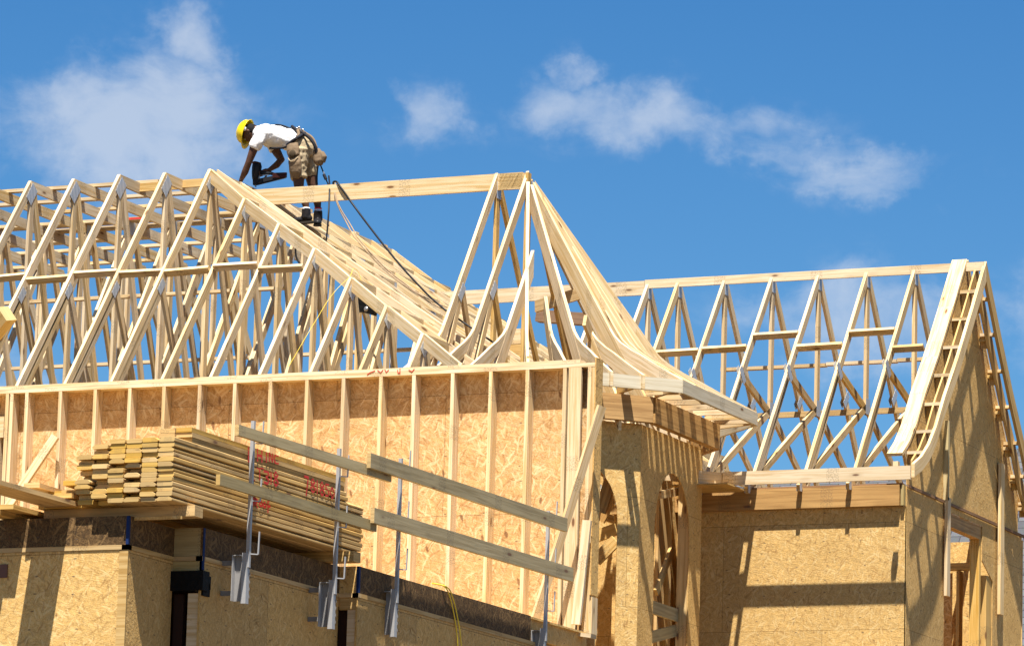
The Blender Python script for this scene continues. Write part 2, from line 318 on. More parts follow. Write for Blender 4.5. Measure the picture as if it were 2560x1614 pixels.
    def panel(s, loops, O, U, V_, th, mi=0):
        """flat sheet with holes; loops of (u,v); thickness th behind the face"""
        O = Vector(O); U = Vector(U); V_ = Vector(V_); n = U.cross(V_).normalized()
        P3 = [[Vector((u, v, 0)) for u, v in lp] for lp in loops]
        tris = tessellate_polygon(P3); flat = [p for lp in loops for p in lp]
        W_ = lambda p, o=0.0: O + U*p[0] + V_*p[1] - n*o
        for t in tris:
            a, b, c = [flat[i] for i in t]
            if (b[0]-a[0])*(c[1]-a[1])-(b[1]-a[1])*(c[0]-a[0]) < 0: b, c = c, b
            s.face([W_(a), W_(b), W_(c)], [a, b, c], mi); s.face([W_(c, th), W_(b, th), W_(a, th)], [c, b, a], mi)
        for lp in loops:
            for i in range(len(lp)):
                a, b = lp[i], lp[(i+1) % len(lp)]; l = math.hypot(b[0]-a[0], b[1]-a[1])
                s.face([W_(a), W_(a, th), W_(b, th), W_(b)], [(0, 0), (0, th*3), (l, th*3), (l, 0)], mi)
    def build(s, name, mats, parent=None, smooth=False, origin=None):
        me = bpy.data.meshes.new(name)
        O = Vector(origin) if origin is not None else Vector((0, 0, 0))
        me.from_pydata([tuple(Vector(p)-O) for p in s.v], [], s.f)
        uvl = me.uv_layers.new(name='UVMap'); k = 0
        for f in s.uv:
            for u in f: uvl.data[k].uv = u; k += 1
        for mt in (mats if isinstance(mats, (list, tuple)) else [mats]): me.materials.append(mt)
        for p, mi in zip(me.polygons, s.mi): p.material_index = mi; p.use_smooth = smooth
        bm = bmesh.new(); bm.from_mesh(me); bmesh.ops.remove_doubles(bm, verts=bm.verts, dist=1e-5); bmesh.ops.recalc_face_normals(bm, faces=bm.faces); bm.to_mesh(me); bm.free()
        me.update()
        o = bpy.data.objects.new(name, me); col.objects.link(o)
        if parent is not None: o.parent = parent
        else: o.location = O
        return o
def tag(o, label=None, cat=None, group=None, kind=None):
    if label: o['label'] = label
    if cat: o['category'] = cat
    if group: o['group'] = group
    if kind: o['kind'] = kind
    return o
def empty(name, loc, label, cat, group=None):
    o = bpy.data.objects.new(name, None); col.objects.link(o); o.location = loc; o.empty_display_size = .2
    return tag(o, label, cat, group)
KIDS = {}
def kids(o): return [c for c in bpy.data.objects if c.parent == o]
def copy_tree(o, parent=None):
    c = o.copy(); col.objects.link(c); c.parent = parent
    for ch in kids(o): copy_tree(ch, c)
    return c
def one(name, mats, build, label, cat, group=None, parent=None, origin=None):
    b = MB(); build(b); o = b.build(name, mats, parent, origin=origin)
    if parent is None: tag(o, label, cat, group)
    return o
def tube(name, pts, r, mat, parent=None, res=6, smooth=True, closed_poly=False):
    cu = bpy.data.curves.new(name, 'CURVE'); cu.dimensions = '3D'; cu.bevel_depth = r; cu.bevel_resolution = 2; cu.resolution_u = res; cu.use_fill_caps = True
    if closed_poly:
        sp = cu.splines.new('POLY'); sp.points.add(len(pts)-1)
        for i, p in enumerate(pts): sp.points[i].co = (*p, 1)
    else:
        sp = cu.splines.new('BEZIER'); sp.bezier_points.add(len(pts)-1)
        for i, p in enumerate(pts):
            bp = sp.bezier_points[i]; bp.co = p; bp.handle_left_type = bp.handle_right_type = 'AUTO'
    t = bpy.data.objects.new(name, cu); col.objects.link(t)
    dg = bpy.context.evaluated_depsgraph_get(); me = bpy.data.meshes.new_from_object(t.evaluated_get(dg))
    bpy.data.objects.remove(t); me.materials.clear(); me.materials.append(mat)
    for p in me.polygons: p.use_smooth = True
    o = bpy.data.objects.new(name, me); col.objects.link(o)
    if parent is not None: o.parent = parent
    return o
T2 = 0.038; D4 = 0.089; D6 = 0.14; D8 = 0.184; D10 = 0.235
ORD = ['first', 'second', 'third', 'fourth', 'fifth', 'sixth', 'seventh', 'eighth', 'ninth', 'tenth', 'eleventh', 'twelfth', 'thirteenth', 'fourteenth', 'fifteenth', 'sixteenth', 'seventeenth', 'eighteenth']

# ------------------------------------------------------------------ ground
def ground():
    b = MB(); G = 2500
    b.face([(-G, -G, 0), (G, -G, 0), (G, G, 0), (-G, G, 0)], [(0, 0), (G, 0), (G, G), (0, G)])
    o = b.build('ground', simple('trodden_soil', (0.11, 0.08, 0.05), 0.95, 0, 0.35, 0.6), None); tag(o, 'bare trodden soil of the building plot', 'ground', None, 'structure')
ground()

# ================================================================== main roof: flat-topped trusses and step-down hip trusses
X0 = -24.286; Y0 = 45.82; Z0 = 12.675; SP = 0.6096; SL = 1.339
STEP = [(0, 0), (-0.26, -0.437), (-0.546, -0.825), (-0.83, -1.206), (-1.11, -1.63), (-1.42, -2.04), (-1.75, -2.44), (-2.05, -2.85), (-2.36, -3.26)]
def plate(parent, c, h, w, ang, side=1):
    """punched steel plate on the truss joint, in the plane of the truss, both faces"""
    for sgn in (1, -1):
        b = MB(); ca, sa = math.cos(ang), math.sin(ang)
        P = [(-w/2, -h/2), (w/2, -h/2), (w/2, h/2), (-w/2, h/2)]
        q = [Vector((c[0]+sgn*(T2/2+0.0015), c[1]+x*ca-y*sa, c[2]+x*sa+y*ca)) for x, y in P]; q2 = [p+Vector((sgn*0.002, 0, 0)) for p in q]
        b.hexa(q, q2, Vector((1, 0, 0)))
        for i in range(len(b.uv)): b.uv[i] = [((p[1]-c[1])*1.0, (p[2]-c[2])) for p in [b.v[k] for k in b.f[i]]]
        b.build('connector_plate', PLATEM, parent)
def make_truss(X, Yp, Zp, Yb, label, group, full=True, name='roof_truss'):
    t = empty(name, (X, Yp, Zp), label, 'roof truss', group)
    def bd(nm, f):
        b = MB(); f(b); return b.build(nm, PINE, t)
    zf = 8.75; yf = -(Zp-zf)/SL
    bd('rafter', lambda b: b.vboard([(0, 0, 0), (0, yf, zf-Zp)], 0.105, T2))
    if Yb-Yp > 0.3:
        bd('top_chord', lambda b: b.beam((0, 0.012, 0), (0, Yb-Yp, 0), T2, 0.125))
        bd('rear_rafter', lambda b: b.vboard([(0, Yb-Yp, 0), (0, Yb-Yp-yf, zf-Zp)], 0.125, T2))
    bd('king_post', lambda b: b.beam((0, 0.05, -0.13), (0, 0.05, zf-Zp), T2, D4, up=(0, 1, 0), al='mid'))
    h = Zp-zf
    k = min(1.0, h/3.9)
    bd('web', lambda b: b.beam((0, 0.10, -0.13), (0, 0.10+1.15*k, zf-Zp), T2, D4, al='mid'))
    plate(t, (0, 0.03, -0.16), 0.24*max(.75, k), 0.145, -0.62)
    if full:
        hy = 44.70-Y0; hz = hy*SL
        bd('heel_chord', lambda b: b.vboard([(0, hy+.02, hz-0.10), (0, hy-.80, hz-1.22), (0, hy-1.5, hz-2.2)], 0.09, T2))
        bd('web', lambda b: b.beam((0, hy+.05, hz-.1), (0, hy+1.25, zf-Zp), T2, D4, al='mid'))
        plate(t, (0, hy+.02, hz-0.115), 0.19, 0.10, -0.62)
        for yy in (2.55, 4.6):
            if Yp+yy < Yb:
                bd('web', lambda b: b.beam((0, yy, -0.12), (0, yy, zf-Zp), T2, D4, up=(0, 1, 0), al='mid'))
                bd('web', lambda b: b.beam((0, yy-.05, -0.12), (0, yy-2.35, zf-Zp), T2, D4, al='mid'))
                plate(t, (0, yy, -0.09), 0.16, 0.15, 0)
        bd('web', lambda b: b.beam((0, 2.65, -0.12), (0, 4.2, zf-Zp), T2, D4, al='mid'))
        bd('bottom_chord', lambda b: b.beam((0, -2.9, zf-Zp), (0, 8, zf-Zp), T2, D4))
    else:
        L_ = Yb-Yp
        for j, yy in enumerate((2.2, 4.2)):
            if yy < L_-.3:
                bd('web', lambda b: b.beam((0, yy, -0.12), (0, yy, zf-Zp), T2, D4, up=(0, 1, 0), al='mid'))
                bd('web', lambda b: b.beam((0, yy-.05, -0.12), (0, yy-1.9*k, zf-Zp), T2, D4, al='mid'))
                plate(t, (0, yy, -0.09), 0.16, 0.15, 0)
        bd('bottom_chord', lambda b: b.beam((0, yf, zf-Zp), (0, L_-yf, zf-Zp), T2, D4))
    return t
GM = 'flat-topped roof trusses of the main roof'
mt0 = make_truss(X0, Y0, Z0, 51.0, 'tall flat-topped roof truss at the top of the sloping hip, below the worker', GM)
POSL = ['first', 'second', 'third', 'fourth', 'fifth']
for k in range(1, 12):
    c = copy_tree(mt0); c.location.x = X0 - SP*k + random.uniform(-.012, .012); c.location.y += random.uniform(-.01, .01); c.location.z += random.uniform(-.008, .008); c.rotation_euler = (random.uniform(-.002, .002), random.uniform(-.004, .004), random.uniform(-.003, .003))
    if k <= 4: c['label'] = 'tall flat-topped roof truss, %s to the left of the hip-top truss' % POSL[k-1]
    else: c['label'] = 'flat-topped roof truss, %s from the hip, its peak past the photo\'s left edge' % ORD[k]
GS = 'step-down hip trusses'
for i in range(1, 9):
    dy, dz = STEP[i]
    make_truss(X0+SP*i, Y0+dy, Z0+dz, 51.0+[0, .35, .75, 1.2, 1.6, 2, 2.4, 2.8, 3.2][i],
               'step-down hip truss, %s down the slope from the top of the hip' % ORD[i-1], GS, full=False, name='hip_truss')
# blocking boards between the steep front rafters
GB = 'blocking boards between the main roof rafters'
rows = {-1: -0.02, -2: .02, 0: 0, 1: 0.03, 2: -0.02, 3: 0.03, 4: 0.0, 5: 0.03, 6: 0.0, 7: .02}
n = 0
for k in range(-3, 8):
    X = X0 - SP*k; jz = rows.get(k, 0)
    if k == -3: zc = 11.30-0.02
    zc = 11.27 + (jz if k > -3 else -0.05)
    yc = Y0 + (zc-Z0)/SL
    def f(b): b.beam((X-SP+T2/2+.002, yc+.012, zc+.01), (X-T2/2-.002, yc+.012, zc+.012+random.uniform(-.01, .02)), T2, D4, up=(0, -.80, .6), al='top')
    lab = 'flat blocking board nailed between two steep front rafters, %s from the left in its row' % ORD[7-k] if k >= -3 else ''
    one('blocking_board', PINE, f, lab, 'blocking', GB); n += 1
# boards lying across the flat top chords
GP = 'boards running across the flat tops of the trusses'
def strip(x0, x1, y, z, wy, hz, lab, mat=PINE, name='crosswise_board', grp=GP):
    return one(name, mat, lambda b: b.box(x0, x1, y, y+wy, z, z+hz, 'x'), lab, 'board', grp)
zt = Z0+.002
strip(-31, -25.25, 46.33, zt, D4, T2, 'crosswise board on the flat truss tops, frontmost of its rows')
for k, lab in ((0, 'short upright block between the two truss tops nearest the hip'), (1, 'short upright block between truss tops, next to the one at the hip')):
    X = X0-SP*k
    one('blocking_board', PINE2, lambda b: b.box(X-SP+T2/2+.002, X-T2/2-.002, 46.25+.06*k, 46.25+.06*k+T2, Z0-.10, Z0-.005, 'x'), lab, 'blocking', GP)
strip(-31, -24.35, 47.02, zt, D4, T2, 'crosswise board on the flat truss tops, second row back, behind the peaks')
strip(-27.6, -24.30, 47.60, zt, D4, T2, 'crosswise board on the flat truss tops, third row back')
strip(-31.5, -25.0, 48.25, zt, D6, T2, 'wide crosswise board on the flat truss tops, left part of the loose heap')
strip(-29.5, -24.32, 48.50, zt+.039, D6, T2, 'wide crosswise board lying on another board, middle of the loose heap')
strip(-28.2, -24.31, 48.66, zt, D6, T2, 'crosswise board on the truss tops, lower layer at the back of the loose heap')
strip(-31.8, -26.2, 49.25, zt-.0, D8, T2, 'wide crosswise board at the far left of the truss tops')
strip(-30.5, -24.30, 49.85, zt, D4, T2, 'narrow crosswise board, last but one row of the truss tops')
strip(-30.5, -24.30, 50.7, zt, D4, T2, 'narrow crosswise board, rearmost row of the truss tops')
strip(-31.5, -24.30, 47.9, 11.62, D4, T2, 'level brace running inside the trusses below their tops')
strip(-31.5, -23.8, 50.6, 11.30, D4, T2, 'level brace running low inside the back of the trusses')
o = one('crosswise_board', RED, lambda b: b.box(-26.8, -26.45, 48.249, 48.2495, zt+.004, zt+.030, 'x'), '', '', parent=None)
tag(o, 'red spray-paint smear on the board across the truss tops', 'paint mark', None); o.name = 'paint_mark'
# short rafters filling the right-hand hip slope, butted between the step-down trusses
GR = 'short rafters of the hip slope'
def zc_(i): return Z0+STEP[i][1]
proto = {}
for i in range(0, 7):
    yb = 51.0+[0, .35, .75, 1.2, 1.6, 2, 2.4][i]
    j = 0
    y = 45.98 + 0.61*0
    ys = [45.98+0.6096*q-(0.0 if i % 2 == 0 else 0.0) for q in range(-4, 10)]
    for y in ys:
        if y < Y0+STEP[i][0]+0.12 or y > yb-.05: continue
        xa = X0+SP*i+T2/2+.002; xb = X0+SP*(i+1)-T2/2-.002
        za = zc_(i)-.002; zb = zc_(i+1)+.026
        one('short_rafter', PINE, lambda b: b.vboard([(xa, y, za+.004), (xb, y, zb)], 0.135, T2),
            'short rafter of the hip slope, %s tier down and %s from the front' % (ORD[i], ORD[j]), 'rafter', GR)
        j += 1
# hip boards running down the front edge between the peaks
GH = 'boards along the hip edge'
for i in range(0, 7):
    a = Vector((X0+SP*i+T2/2+.003, Y0+STEP[i][0]+.015, Z0+STEP[i][1]-.005)); b_ = Vector((X0+SP*(i+1)-T2/2-.003, Y0+STEP[i+1][0]+.03, Z0+STEP[i+1][1]+.01))
    one('hip_board', PINE, lambda b: b.vboard([a, b_], 0.135, T2), 'hip board between step-down peaks, %s from the top' % ORD[i], 'hip board', GH)
one('long_rafter', PINE, lambda b: b.vboard([(X0+.05, 45.93, Z0+.015), (X0+SP*7.2, 45.90, Z0-3.02+.055)], 0.135, T2), 'long straight rafter laid down the whole hip slope, passing under the worker', 'rafter')
one('long_rafter', PINE, lambda b: b.vboard([(X0+.35, 46.02, Z0-.155-.0), (X0+SP*6.2, 45.55, Z0-2.50+.05)], 0.135, T2), 'second long rafter beside the first on the hip slope', 'rafter')
# ridge beam running from the hip to the turret
RY = 46.398; PKX = -20.434; PKZ = 12.533
one('ridge_beam', PINE, lambda b: b.box(-24.20, PKX-.06, RY-T2/2, RY+T2/2, PKZ-.205, PKZ-.01, 'x'), 'long level ridge beam in front of the worker\'s legs', 'beam')
#one('wall_post', PINE2, lambda b: b.box(-23.85, -23.75, RY-.05, RY+.05, 11.2, PKZ-.21, 'z'), 'short post under the left end of the ridge beam', 'post')

# ================================================================== octagonal turret roof
PK = Vector((PKX, RY, PKZ)); AP = 2.42
C1 = (-18.014, 45.258); C2 = (-18.014, 47.599); C0 = (-19.302, 43.966); C3 = (-19.302, 48.891)
FZ = 9.796
PROF = [(0, 12.533), (.57, 10.452)]
FLARE = [(.55, 10.524), (.58, 10.425), (.62, 10.335), (.69, 10.225), (.753, 10.145), (.87, 9.978), (1.0, 9.806)]
tur = empty('turret_roof', (PKX, RY, 9.801), 'steep many-sided turret roof of fanned rafters with curved feet, right of the ridge beam', 'roof frame')
def tl(p): return Vector(p)-Vector((PKX, RY, 9.801))
def pt(foot, u, z, dz=0): return Vector((PK.x+(foot[0]-PK.x)*u, PK.y+(foot[1]-PK.y)*u, z+dz))
def fan(foot, u0=0.03, d=0.17, low=.80, name='hip_rafter', sp=True, dz=0):
    def zz(u): return PKZ+(10.452-PKZ)*u/.57
    b = MB(); b.vboard([tl(pt(foot, u0, zz(u0)+dz)), tl(pt(foot, .57, 10.452+dz)), tl(pt(foot, low, zz(low)+dz))], d, T2); b.build(name, PINE, tur)
    if sp:
        b = MB(); b.vboard([tl(pt(foot, u, z)) for u, z in FLARE], [.05, .09, .13, .15, .16, .15, .14], T2*.92)
        fl = b.build('curved_foot', PINE, tur)
        n_ = Vector((foot[1]-PK.y, -(foot[0]-PK.x), 0)).normalized()*(T2+.002); fl.location = n_*0
for c in (C0, C1): fan(c, 0.04)
fan(C2, .03); fan(C3, .04, sp=True)
b = MB(); b.vboard([tl(pt(C2, u, z+.001)) for u, z in FLARE], .13, T2*.9); b.build('curved_foot', PINE, tur)
fan((-18.580, 44.617), .05, name='common_rafter'); fan((-18.946, 44.292), .46, d=.14, name='jack_rafter')
fan((-18.315, 44.892), .55, name='jack_rafter', low=.82)
for y in (45.665, 46.072, 46.479, 46.886, 47.293):
    u0 = .06 + abs(y-46.429)*.55
    f_ = (C1[0], y)
    fan(f_, min(u0, .5), d=.16, name='jack_rafter', sp=True)
for q in ((-18.620, 48.230), (-18.946, 48.565)): fan(q, .4, name='jack_rafter', sp=False)
# front-facing rafters over the stud wall
for X, u0 in ((-20.024, .30), (-20.434, 0.0), (-20.828, 0.0)):
    y0 = RY - AP*u0; z0 = PKZ-(PKZ-10.452)*u0/.57; ylow = RY-AP*.86; zlow = PKZ-(PKZ-10.452)*.86/.57
    b = MB(); b.vboard([tl((X, y0-.01, z0)), tl((X, ylow, zlow))], .11 if X < -20.147 else .17, T2); b.build('common_rafter', PINE, tur)
    b = MB(); xo = T2+.002
    b.vboard([tl((X+xo*.0, RY-AP*u, z+.004)) for u, z in FLARE], [.05, .09, .12, .14, .15, .15, .15], T2*.92); o = b.build('curved_foot', PINE, tur); o.location = (0, 0, 0)
    if X < -20.147:
        b = MB(); b.beam(tl((X, RY+.03, PKZ-.13)), tl((X, RY+.03, 9.028)), T2, D4, up=(0, 1, 0), al='mid'); b.build('king_post', PINE2, tur)
        b = MB(); b.beam(tl((X, RY+.06, PKZ-.1)), tl((X, RY+1.95, 9.537)), T2, D4, al='mid'); b.build('rear_rafter', PINE2, tur)
        q = tl((X, 45.503, 11.022)); b = MB(); b.beam(q, q+Vector((0, .95, -2.0)), T2, D4, al='mid'); b.build('web', PINE2, tur)
        b = MB(); b.beam(q+Vector((0, -.03, -.1)), q+Vector((0, -.72, -1.75)), T2, D4, al='mid'); b.build('web', PINE, tur)
        plate(tur, (X-PKX, 45.482-RY, 10.961-9.801), 0.22, 0.10, -0.6)
        plate(tur, (X-PKX, .03, PKZ-.20-9.801), 0.2, 0.12, 0)
b = MB(); b.beam(tl((PKX+.02, RY-.03, PKZ-.03)), tl((PKX+.02, RY-.03, 9.028)), T2, D4, up=(0, 1, 0), al='mid'); b.build('king_post', PINE2, tur)
b = MB(); b.box(-20.434-.35-PKX, -20.434+.0-PKX-.03, -T2/2, T2/2, PKZ-.195-9.801, PKZ-9.821, 'x'); b.build('ridge_piece', PINE2, tur)
# rear commons seen through the fan
for X in (-20.350,):
    b = MB(); b.vboard([tl((X, RY+.1, PKZ-.2)), tl((X, RY+2.0, 9.638))], .14, T2); b.build('rear_rafter', PINE2, tur)
# fascia ring
def ring(name, corners, z1, z0, th, mat, parent, off=Vector((0, 0, 0))):
    for i in range(len(corners)-1):
        a = Vector((*corners[i], z1))-off; c = Vector((*corners[i+1], z1))-off
        b = MB(); b.beam(a, c, th, z1-z0, al='top'); b.build(name, mat, parent)
OF = Vector((PKX, RY, 9.801))
Cn = (C0[0]-2.6, C0[1]); FASC = wood('primed_fascia', (0.66, 0.58, 0.42), (0.56, 0.46, 0.30), vary=.05)
ring('fascia', [C0, C1, C2, (C3[0], C3[1])], FZ, FZ-.145, T2, FASC, tur, OF)
# lookouts under the eaves
def inset(d):
    k = d*math.tan(R_(22.5))
    return [(C0[0]-k, C0[1]+d), (C1[0]-d, C1[1]+k), (C2[0]-d, C2[1]-k), (C3[0]-k, C3[1]-d)]
for y in (45.381, 45.737, 46.093, 46.459, 46.825, 47.192, 47.497):
    b = MB(); b.beam(tl((C1[0]-.022, y, FZ-.135)), tl((C1[0]-.47, y, FZ-.135)), T2, .10, al='bot'); b.build('lookout', PINE, tur)
for t in (.05, .3, .55, .8):
    a = Vector((C1[0]+(C0[0]-C1[0])*t, C1[1]+(C0[1]-C1[1])*t, FZ-.135)); d = Vector((-.707, .707, 0))
    b = MB(); b.beam(tl(a+d*.022), tl(a+d*.5), T2, .10, al='bot'); b.build('lookout', PINE2, tur)
b = MB(); b.beam(tl((C2[0]-.02, C2[1]-.02, FZ-.135)), tl((C2[0]-.75, C2[1]+.3, FZ-.135)), T2, .1, al='bot'); b.build('lookout', PINE, tur)
# ------------------------------------------------------------------ turret walls with arched openings
tw = empty('turret_wall', (-18.518, 46.398, 0), 'eight-sided turret wall of OSB with tall arched openings, under the fanned roof', 'turret wall')
twl = lambda p: Vector(p)-Vector((-18.518, 46.398, 0))
H = inset(.42)
for i in range(3):
    a = twl((*H[i], FZ-.15)); c = twl((*H[i+1], FZ-.15)); b = MB(); b.beam(a, c, .09, .285, al='top'); b.build('header_beam', LVL, tw)
Wc = inset(.56)
def arch(cu, hw, z0, zs, r, n=14):
    """tall opening: from z0 up to the spring line zs, then a round head"""
    return [(cu-hw, z0), (cu+hw, z0)] + [(cu+hw*math.cos(math.pi*k/n), zs+r*math.sin(math.pi*k/n)) for k in range(n+1)]
for i in range(3):
    A = Vector((*Wc[i], 0)); B_ = Vector((*Wc[i+1], 0)); U = (B_-A).normalized(); l = (B_-A).length; zt_ = FZ-.15-.285
    hw = .53 if i == 1 else .42
    b = MB(); b.panel([[(0, 0), (l, 0), (l, zt_), (0, zt_)], arch(l/2+(.05 if i == 1 else 0), hw, 5.2, 8.27, .68 if i == 1 else .6)], twl(A), U, (0, 0, 1), .012)
    b.build('sheathing', OSB3 if i == 1 else OSB2, tw)
    nrm = Vector((U.y, -U.x, 0))
    for uu in (.03, l/2-hw-.045, l/2+hw+.09, l-.03):
        b = MB(); p = twl(A)+U*uu-nrm*.085; b.beam(p+Vector((0, 0, 3)), p+Vector((0, 0, zt_)), T2, D6, up=nrm, al='mid'); b.build('stud', PINE2, tw)
# boards inside the turret, seen through the arches
def inner(name, mat, x0, x1, X, z0, z1, th=T2):
    y0_ = onX(x0, 1400, X).y; y1_ = onX(x1, 1400, X).y
    b = MB(); b.box(X-th-TWX, X-TWX, y0_-TWY, y1_-TWY, z0, z1, 'z'); b.build(name, mat, tw)
TWX, TWY = tw.location.x, tw.location.y
inner('inner_stud', PINE2, 1645, 1678, -19.05, 3, 9.2)
inner('inner_sheathing', OSB2, 1678.5, 1704, -19.10, 3, 9.2)
inner('inner_stud', PINE2, 1704, 1737, -18.95, 3, 9.2)
b = MB(); b.box(-21.6-TWX, -21.58-TWX, 43.6-TWY, 49-TWY, 3, 9.0, 'z'); b.build('inner_sheathing', OSB2, tw)
for (xa, ya, xb, yb, X, mat, d) in ((1622, 1514, 1703, 1541, -18.72, RAILW, .145), (1626, 1592, 1700, 1572, -18.74, RAILW, .13), (1650, 1236, 1706, 1226, -18.78, PINE2, D4), (1640, 1480, 1680, 1370, -18.9, PINE2, D4)):
    b = MB(); p = onX(xa, ya, X)-tw.location; q = onX(xb, yb, X)-tw.location; b.beam(p, q, T2, d, al='mid', up=(0, -.3, 1)); b.build('cross_board', mat, tw)
for (xa, ya, xb, yb, Y, mat) in ((1498, 1300, 1532, 1235, 46.4, LVL), (1490, 1400, 1540, 1350, 46.2, PINE2), (1490, 1340, 1540, 1322, 46.8, PINE2), (1500, 1280, 1530, 1190, 45.4, LVL)):
    b = MB(); p = onY(xa, ya, Y)-tw.location; q = onY(xb, yb, Y)-tw.location; b.beam(p, q, T2, D6, al='mid'); b.build('inner_brace', mat, tw)
b = MB(); b.box(-23.5-TWX, -19.25-TWX, 48.6-TWY, 48.615-TWY, 3, 9.35, 'x'); b.build('inner_sheathing', OSB2, tw)
b = MB(); b.box(-23.5-TWX, -19.0-TWX, 44.5-TWY, 48.6-TWY, 5.7, 5.9, 'x'); b.build('inner_floor', OSB2, tw)

# ================================================================== right-hand roof: peaked trusses, fascia, gable ladder
RX = [-18.774 + 0.609*i for i in range(-2, 4)]
RYr = 50.07; RZ = 11.935
def rprof(y):
    """roof line of the right-hand wing: straight steep slope with a curved foot"""
    a = abs(RYr-y); T_ = [(0, 0), (.5, .66), (1.05, 1.35), (1.5, 1.86), (1.80, 2.26), (2.04, 2.50), (2.30, 2.68), (2.57, 2.80)]
    for (a0, z0), (a1, z1) in zip(T_, T_[1:]):
        if a <= a1: return RZ-(z0+(z1-z0)*(a-a0)/(a1-a0))
    return RZ-2.80-(a-2.57)*.35
YF = 47.5
GT = 'peaked roof trusses of the right-hand wing'
def make_rt(X, label):
    t = empty('roof_truss', (X, RYr, RZ), label, 'roof truss', GT)
    def bd(nm, f, mat=PINE):
        b = MB(); f(b); return b.build(nm, mat, t)
    for s in (-1, 1):
        bd('rafter', lambda b: b.vboard([(0, 0, 0), (0, s*2.10, -2.805)], .10, T2))
    bd('king_post', lambda b: b.beam((0, 0, -.16), (0, 0, -1.66), T2, D4, up=(0, 1, 0), al='mid'))
    for s in (-1,):
        bd('web', lambda b: b.beam((0, s*.98, -1.42), (0, s*.05, -1.72), T2, D4, al='mid'), PINE2)
    for s in (-1, 1):
        bd('bottom_chord', lambda b: b.beam((0, s*.02, -1.70), (0, s*2.3, -3.0), T2, D4, al='mid'))
        plate(t, (0, s*1.0, -1.42), .22, .10, -s*.72)
        plate(t, (0, s*2.27, -2.95), .16, .07, 0)
    plate(t, (0, 0, -.17), .15, .11, 0); plate(t, (0, .02, -1.69), .19, .15, 0)
    bd('heel_strut', lambda b: b.beam((0, -1.05, -1.50), (0, -2.12, -3.1), T2, .06, al='mid'))
    return t
rt0 = make_rt(RX[0], '')
labs = ['peaked roof truss partly hidden behind the turret eave, leftmost of the wing', 'peaked roof truss just right of the turret eave, second of the wing', 'peaked roof truss, third of the right-hand wing',
        'peaked roof truss, fourth of the right-hand wing', 'peaked roof truss, fifth of the wing, two before the gable ladder', 'peaked roof truss nearest the gable ladder']
for i, X in enumerate(RX):
    t = rt0 if i == 0 else copy_tree(rt0)
    t.location.x = X + (random.uniform(-.01, .01) if i else 0); t.rotation_euler = (0, random.uniform(-.004, .004), random.uniform(-.003, .003)); t['label'] = labs[i]
for i, X in enumerate((-21.0, -20.39)):
    t = copy_tree(rt0); t.location.x = X; t['label'] = ('peaked roof truss of the wing glimpsed through the turret rafters, left one', 'peaked roof truss of the wing glimpsed through the turret rafters, right one')[i]
one('ridge_board', PINE, lambda b: b.box(-20.425, -16.08, RYr-T2/2-.03, RYr+T2/2-.03, RZ-.115, RZ-.01, 'x'), 'narrow ridge board along the peaks of the right-hand wing', 'ridge board')
one('ridge_board', PINE, lambda b: b.box(-23.2, -20.43, RYr-T2/2-.03, RYr+T2/2-.03, RZ-.195, RZ-.02, 'x'), 'deep ridge board reaching behind the turret to the main hip slope', 'ridge board')
GRB = 'blocking boards of the right-hand wing'
for i, (za, lab) in enumerate(((-1.08, 'blocking board of the right-hand wing, next to the turret'), (-1.06, 'second blocking board of the wing, a little lower than the next'), (-.90, 'highest-set blocking board of the wing, third from the turret'),
                               (-1.09, 'fourth blocking board of the wing, lower than its neighbours'), (-.92, 'fifth blocking board of the wing, set high'), (-1.17, 'blocking board touching the gable ladder'))):
    X = RX[i] ; zc = RZ+za; yc = RYr+za*.76
    one('blocking_board', PINE, lambda b: b.beam((X+T2/2+.002, yc+.0, zc+.03), (X+(.609 if i < 5 else .42)-T2/2-.002, yc+.0, zc+.036), T2, D4, up=(0, -.80, .6), al='top'), lab, 'blocking', GRB)
one('blocking_board', PINE, lambda b: b.beam((RX[0]-.609+T2/2+.002, RYr-.83, RZ-1.09), (RX[0]-T2/2-.002, RYr-.83, RZ-1.09), T2, D4, up=(0, -.80, .6), al='top'), 'blocking board of the wing half hidden by the turret rafters', 'blocking', GRB)
for q, (x0, x1, lab) in enumerate(((-19.45, -18.1, 'lateral brace behind the king posts, left length'), (-18.09, -17.2, 'lateral brace behind the king posts, middle length'), (-17.19, -16.5, 'lateral brace behind the king posts, right length'))):
    one('lateral_brace', PINE, lambda b: b.box(x0, x1, 50.13+.002*q, 50.13+D4, 10.77+.01*q, 10.77+.01*q+T2, 'x'), lab, 'brace', 'lateral braces of the right-hand wing')
one('lateral_brace', PINE2, lambda b: b.box(-19.4, -16.5, 51.1, 51.1+T2, 10.33, 10.40, 'x'), 'rear lateral brace low behind the trusses of the wing', 'brace', 'lateral braces of the right-hand wing')
ff = one('fascia_board', PINE, lambda b: b.box(-18.36, -16.10, YF-T2, YF, 8.95, 9.105, 'x'), 'long front fascia board under the trusses of the right-hand wing', 'fascia')
one('fascia_board', PINE, lambda b: b.beam((-18.36-.02, YF+.0, 9.10), (-18.36-.5, YF-.55, 9.10), T2, .15, al='top'), 'short angled fascia board between the turret and the right-hand wing', 'fascia')
one('soffit_board', PINE2, lambda b: b.box(-18.9, -18.2, YF-.3, YF+.35, 8.925, 8.94, 'x'), 'flat soffit board behind the angled fascia', 'soffit')
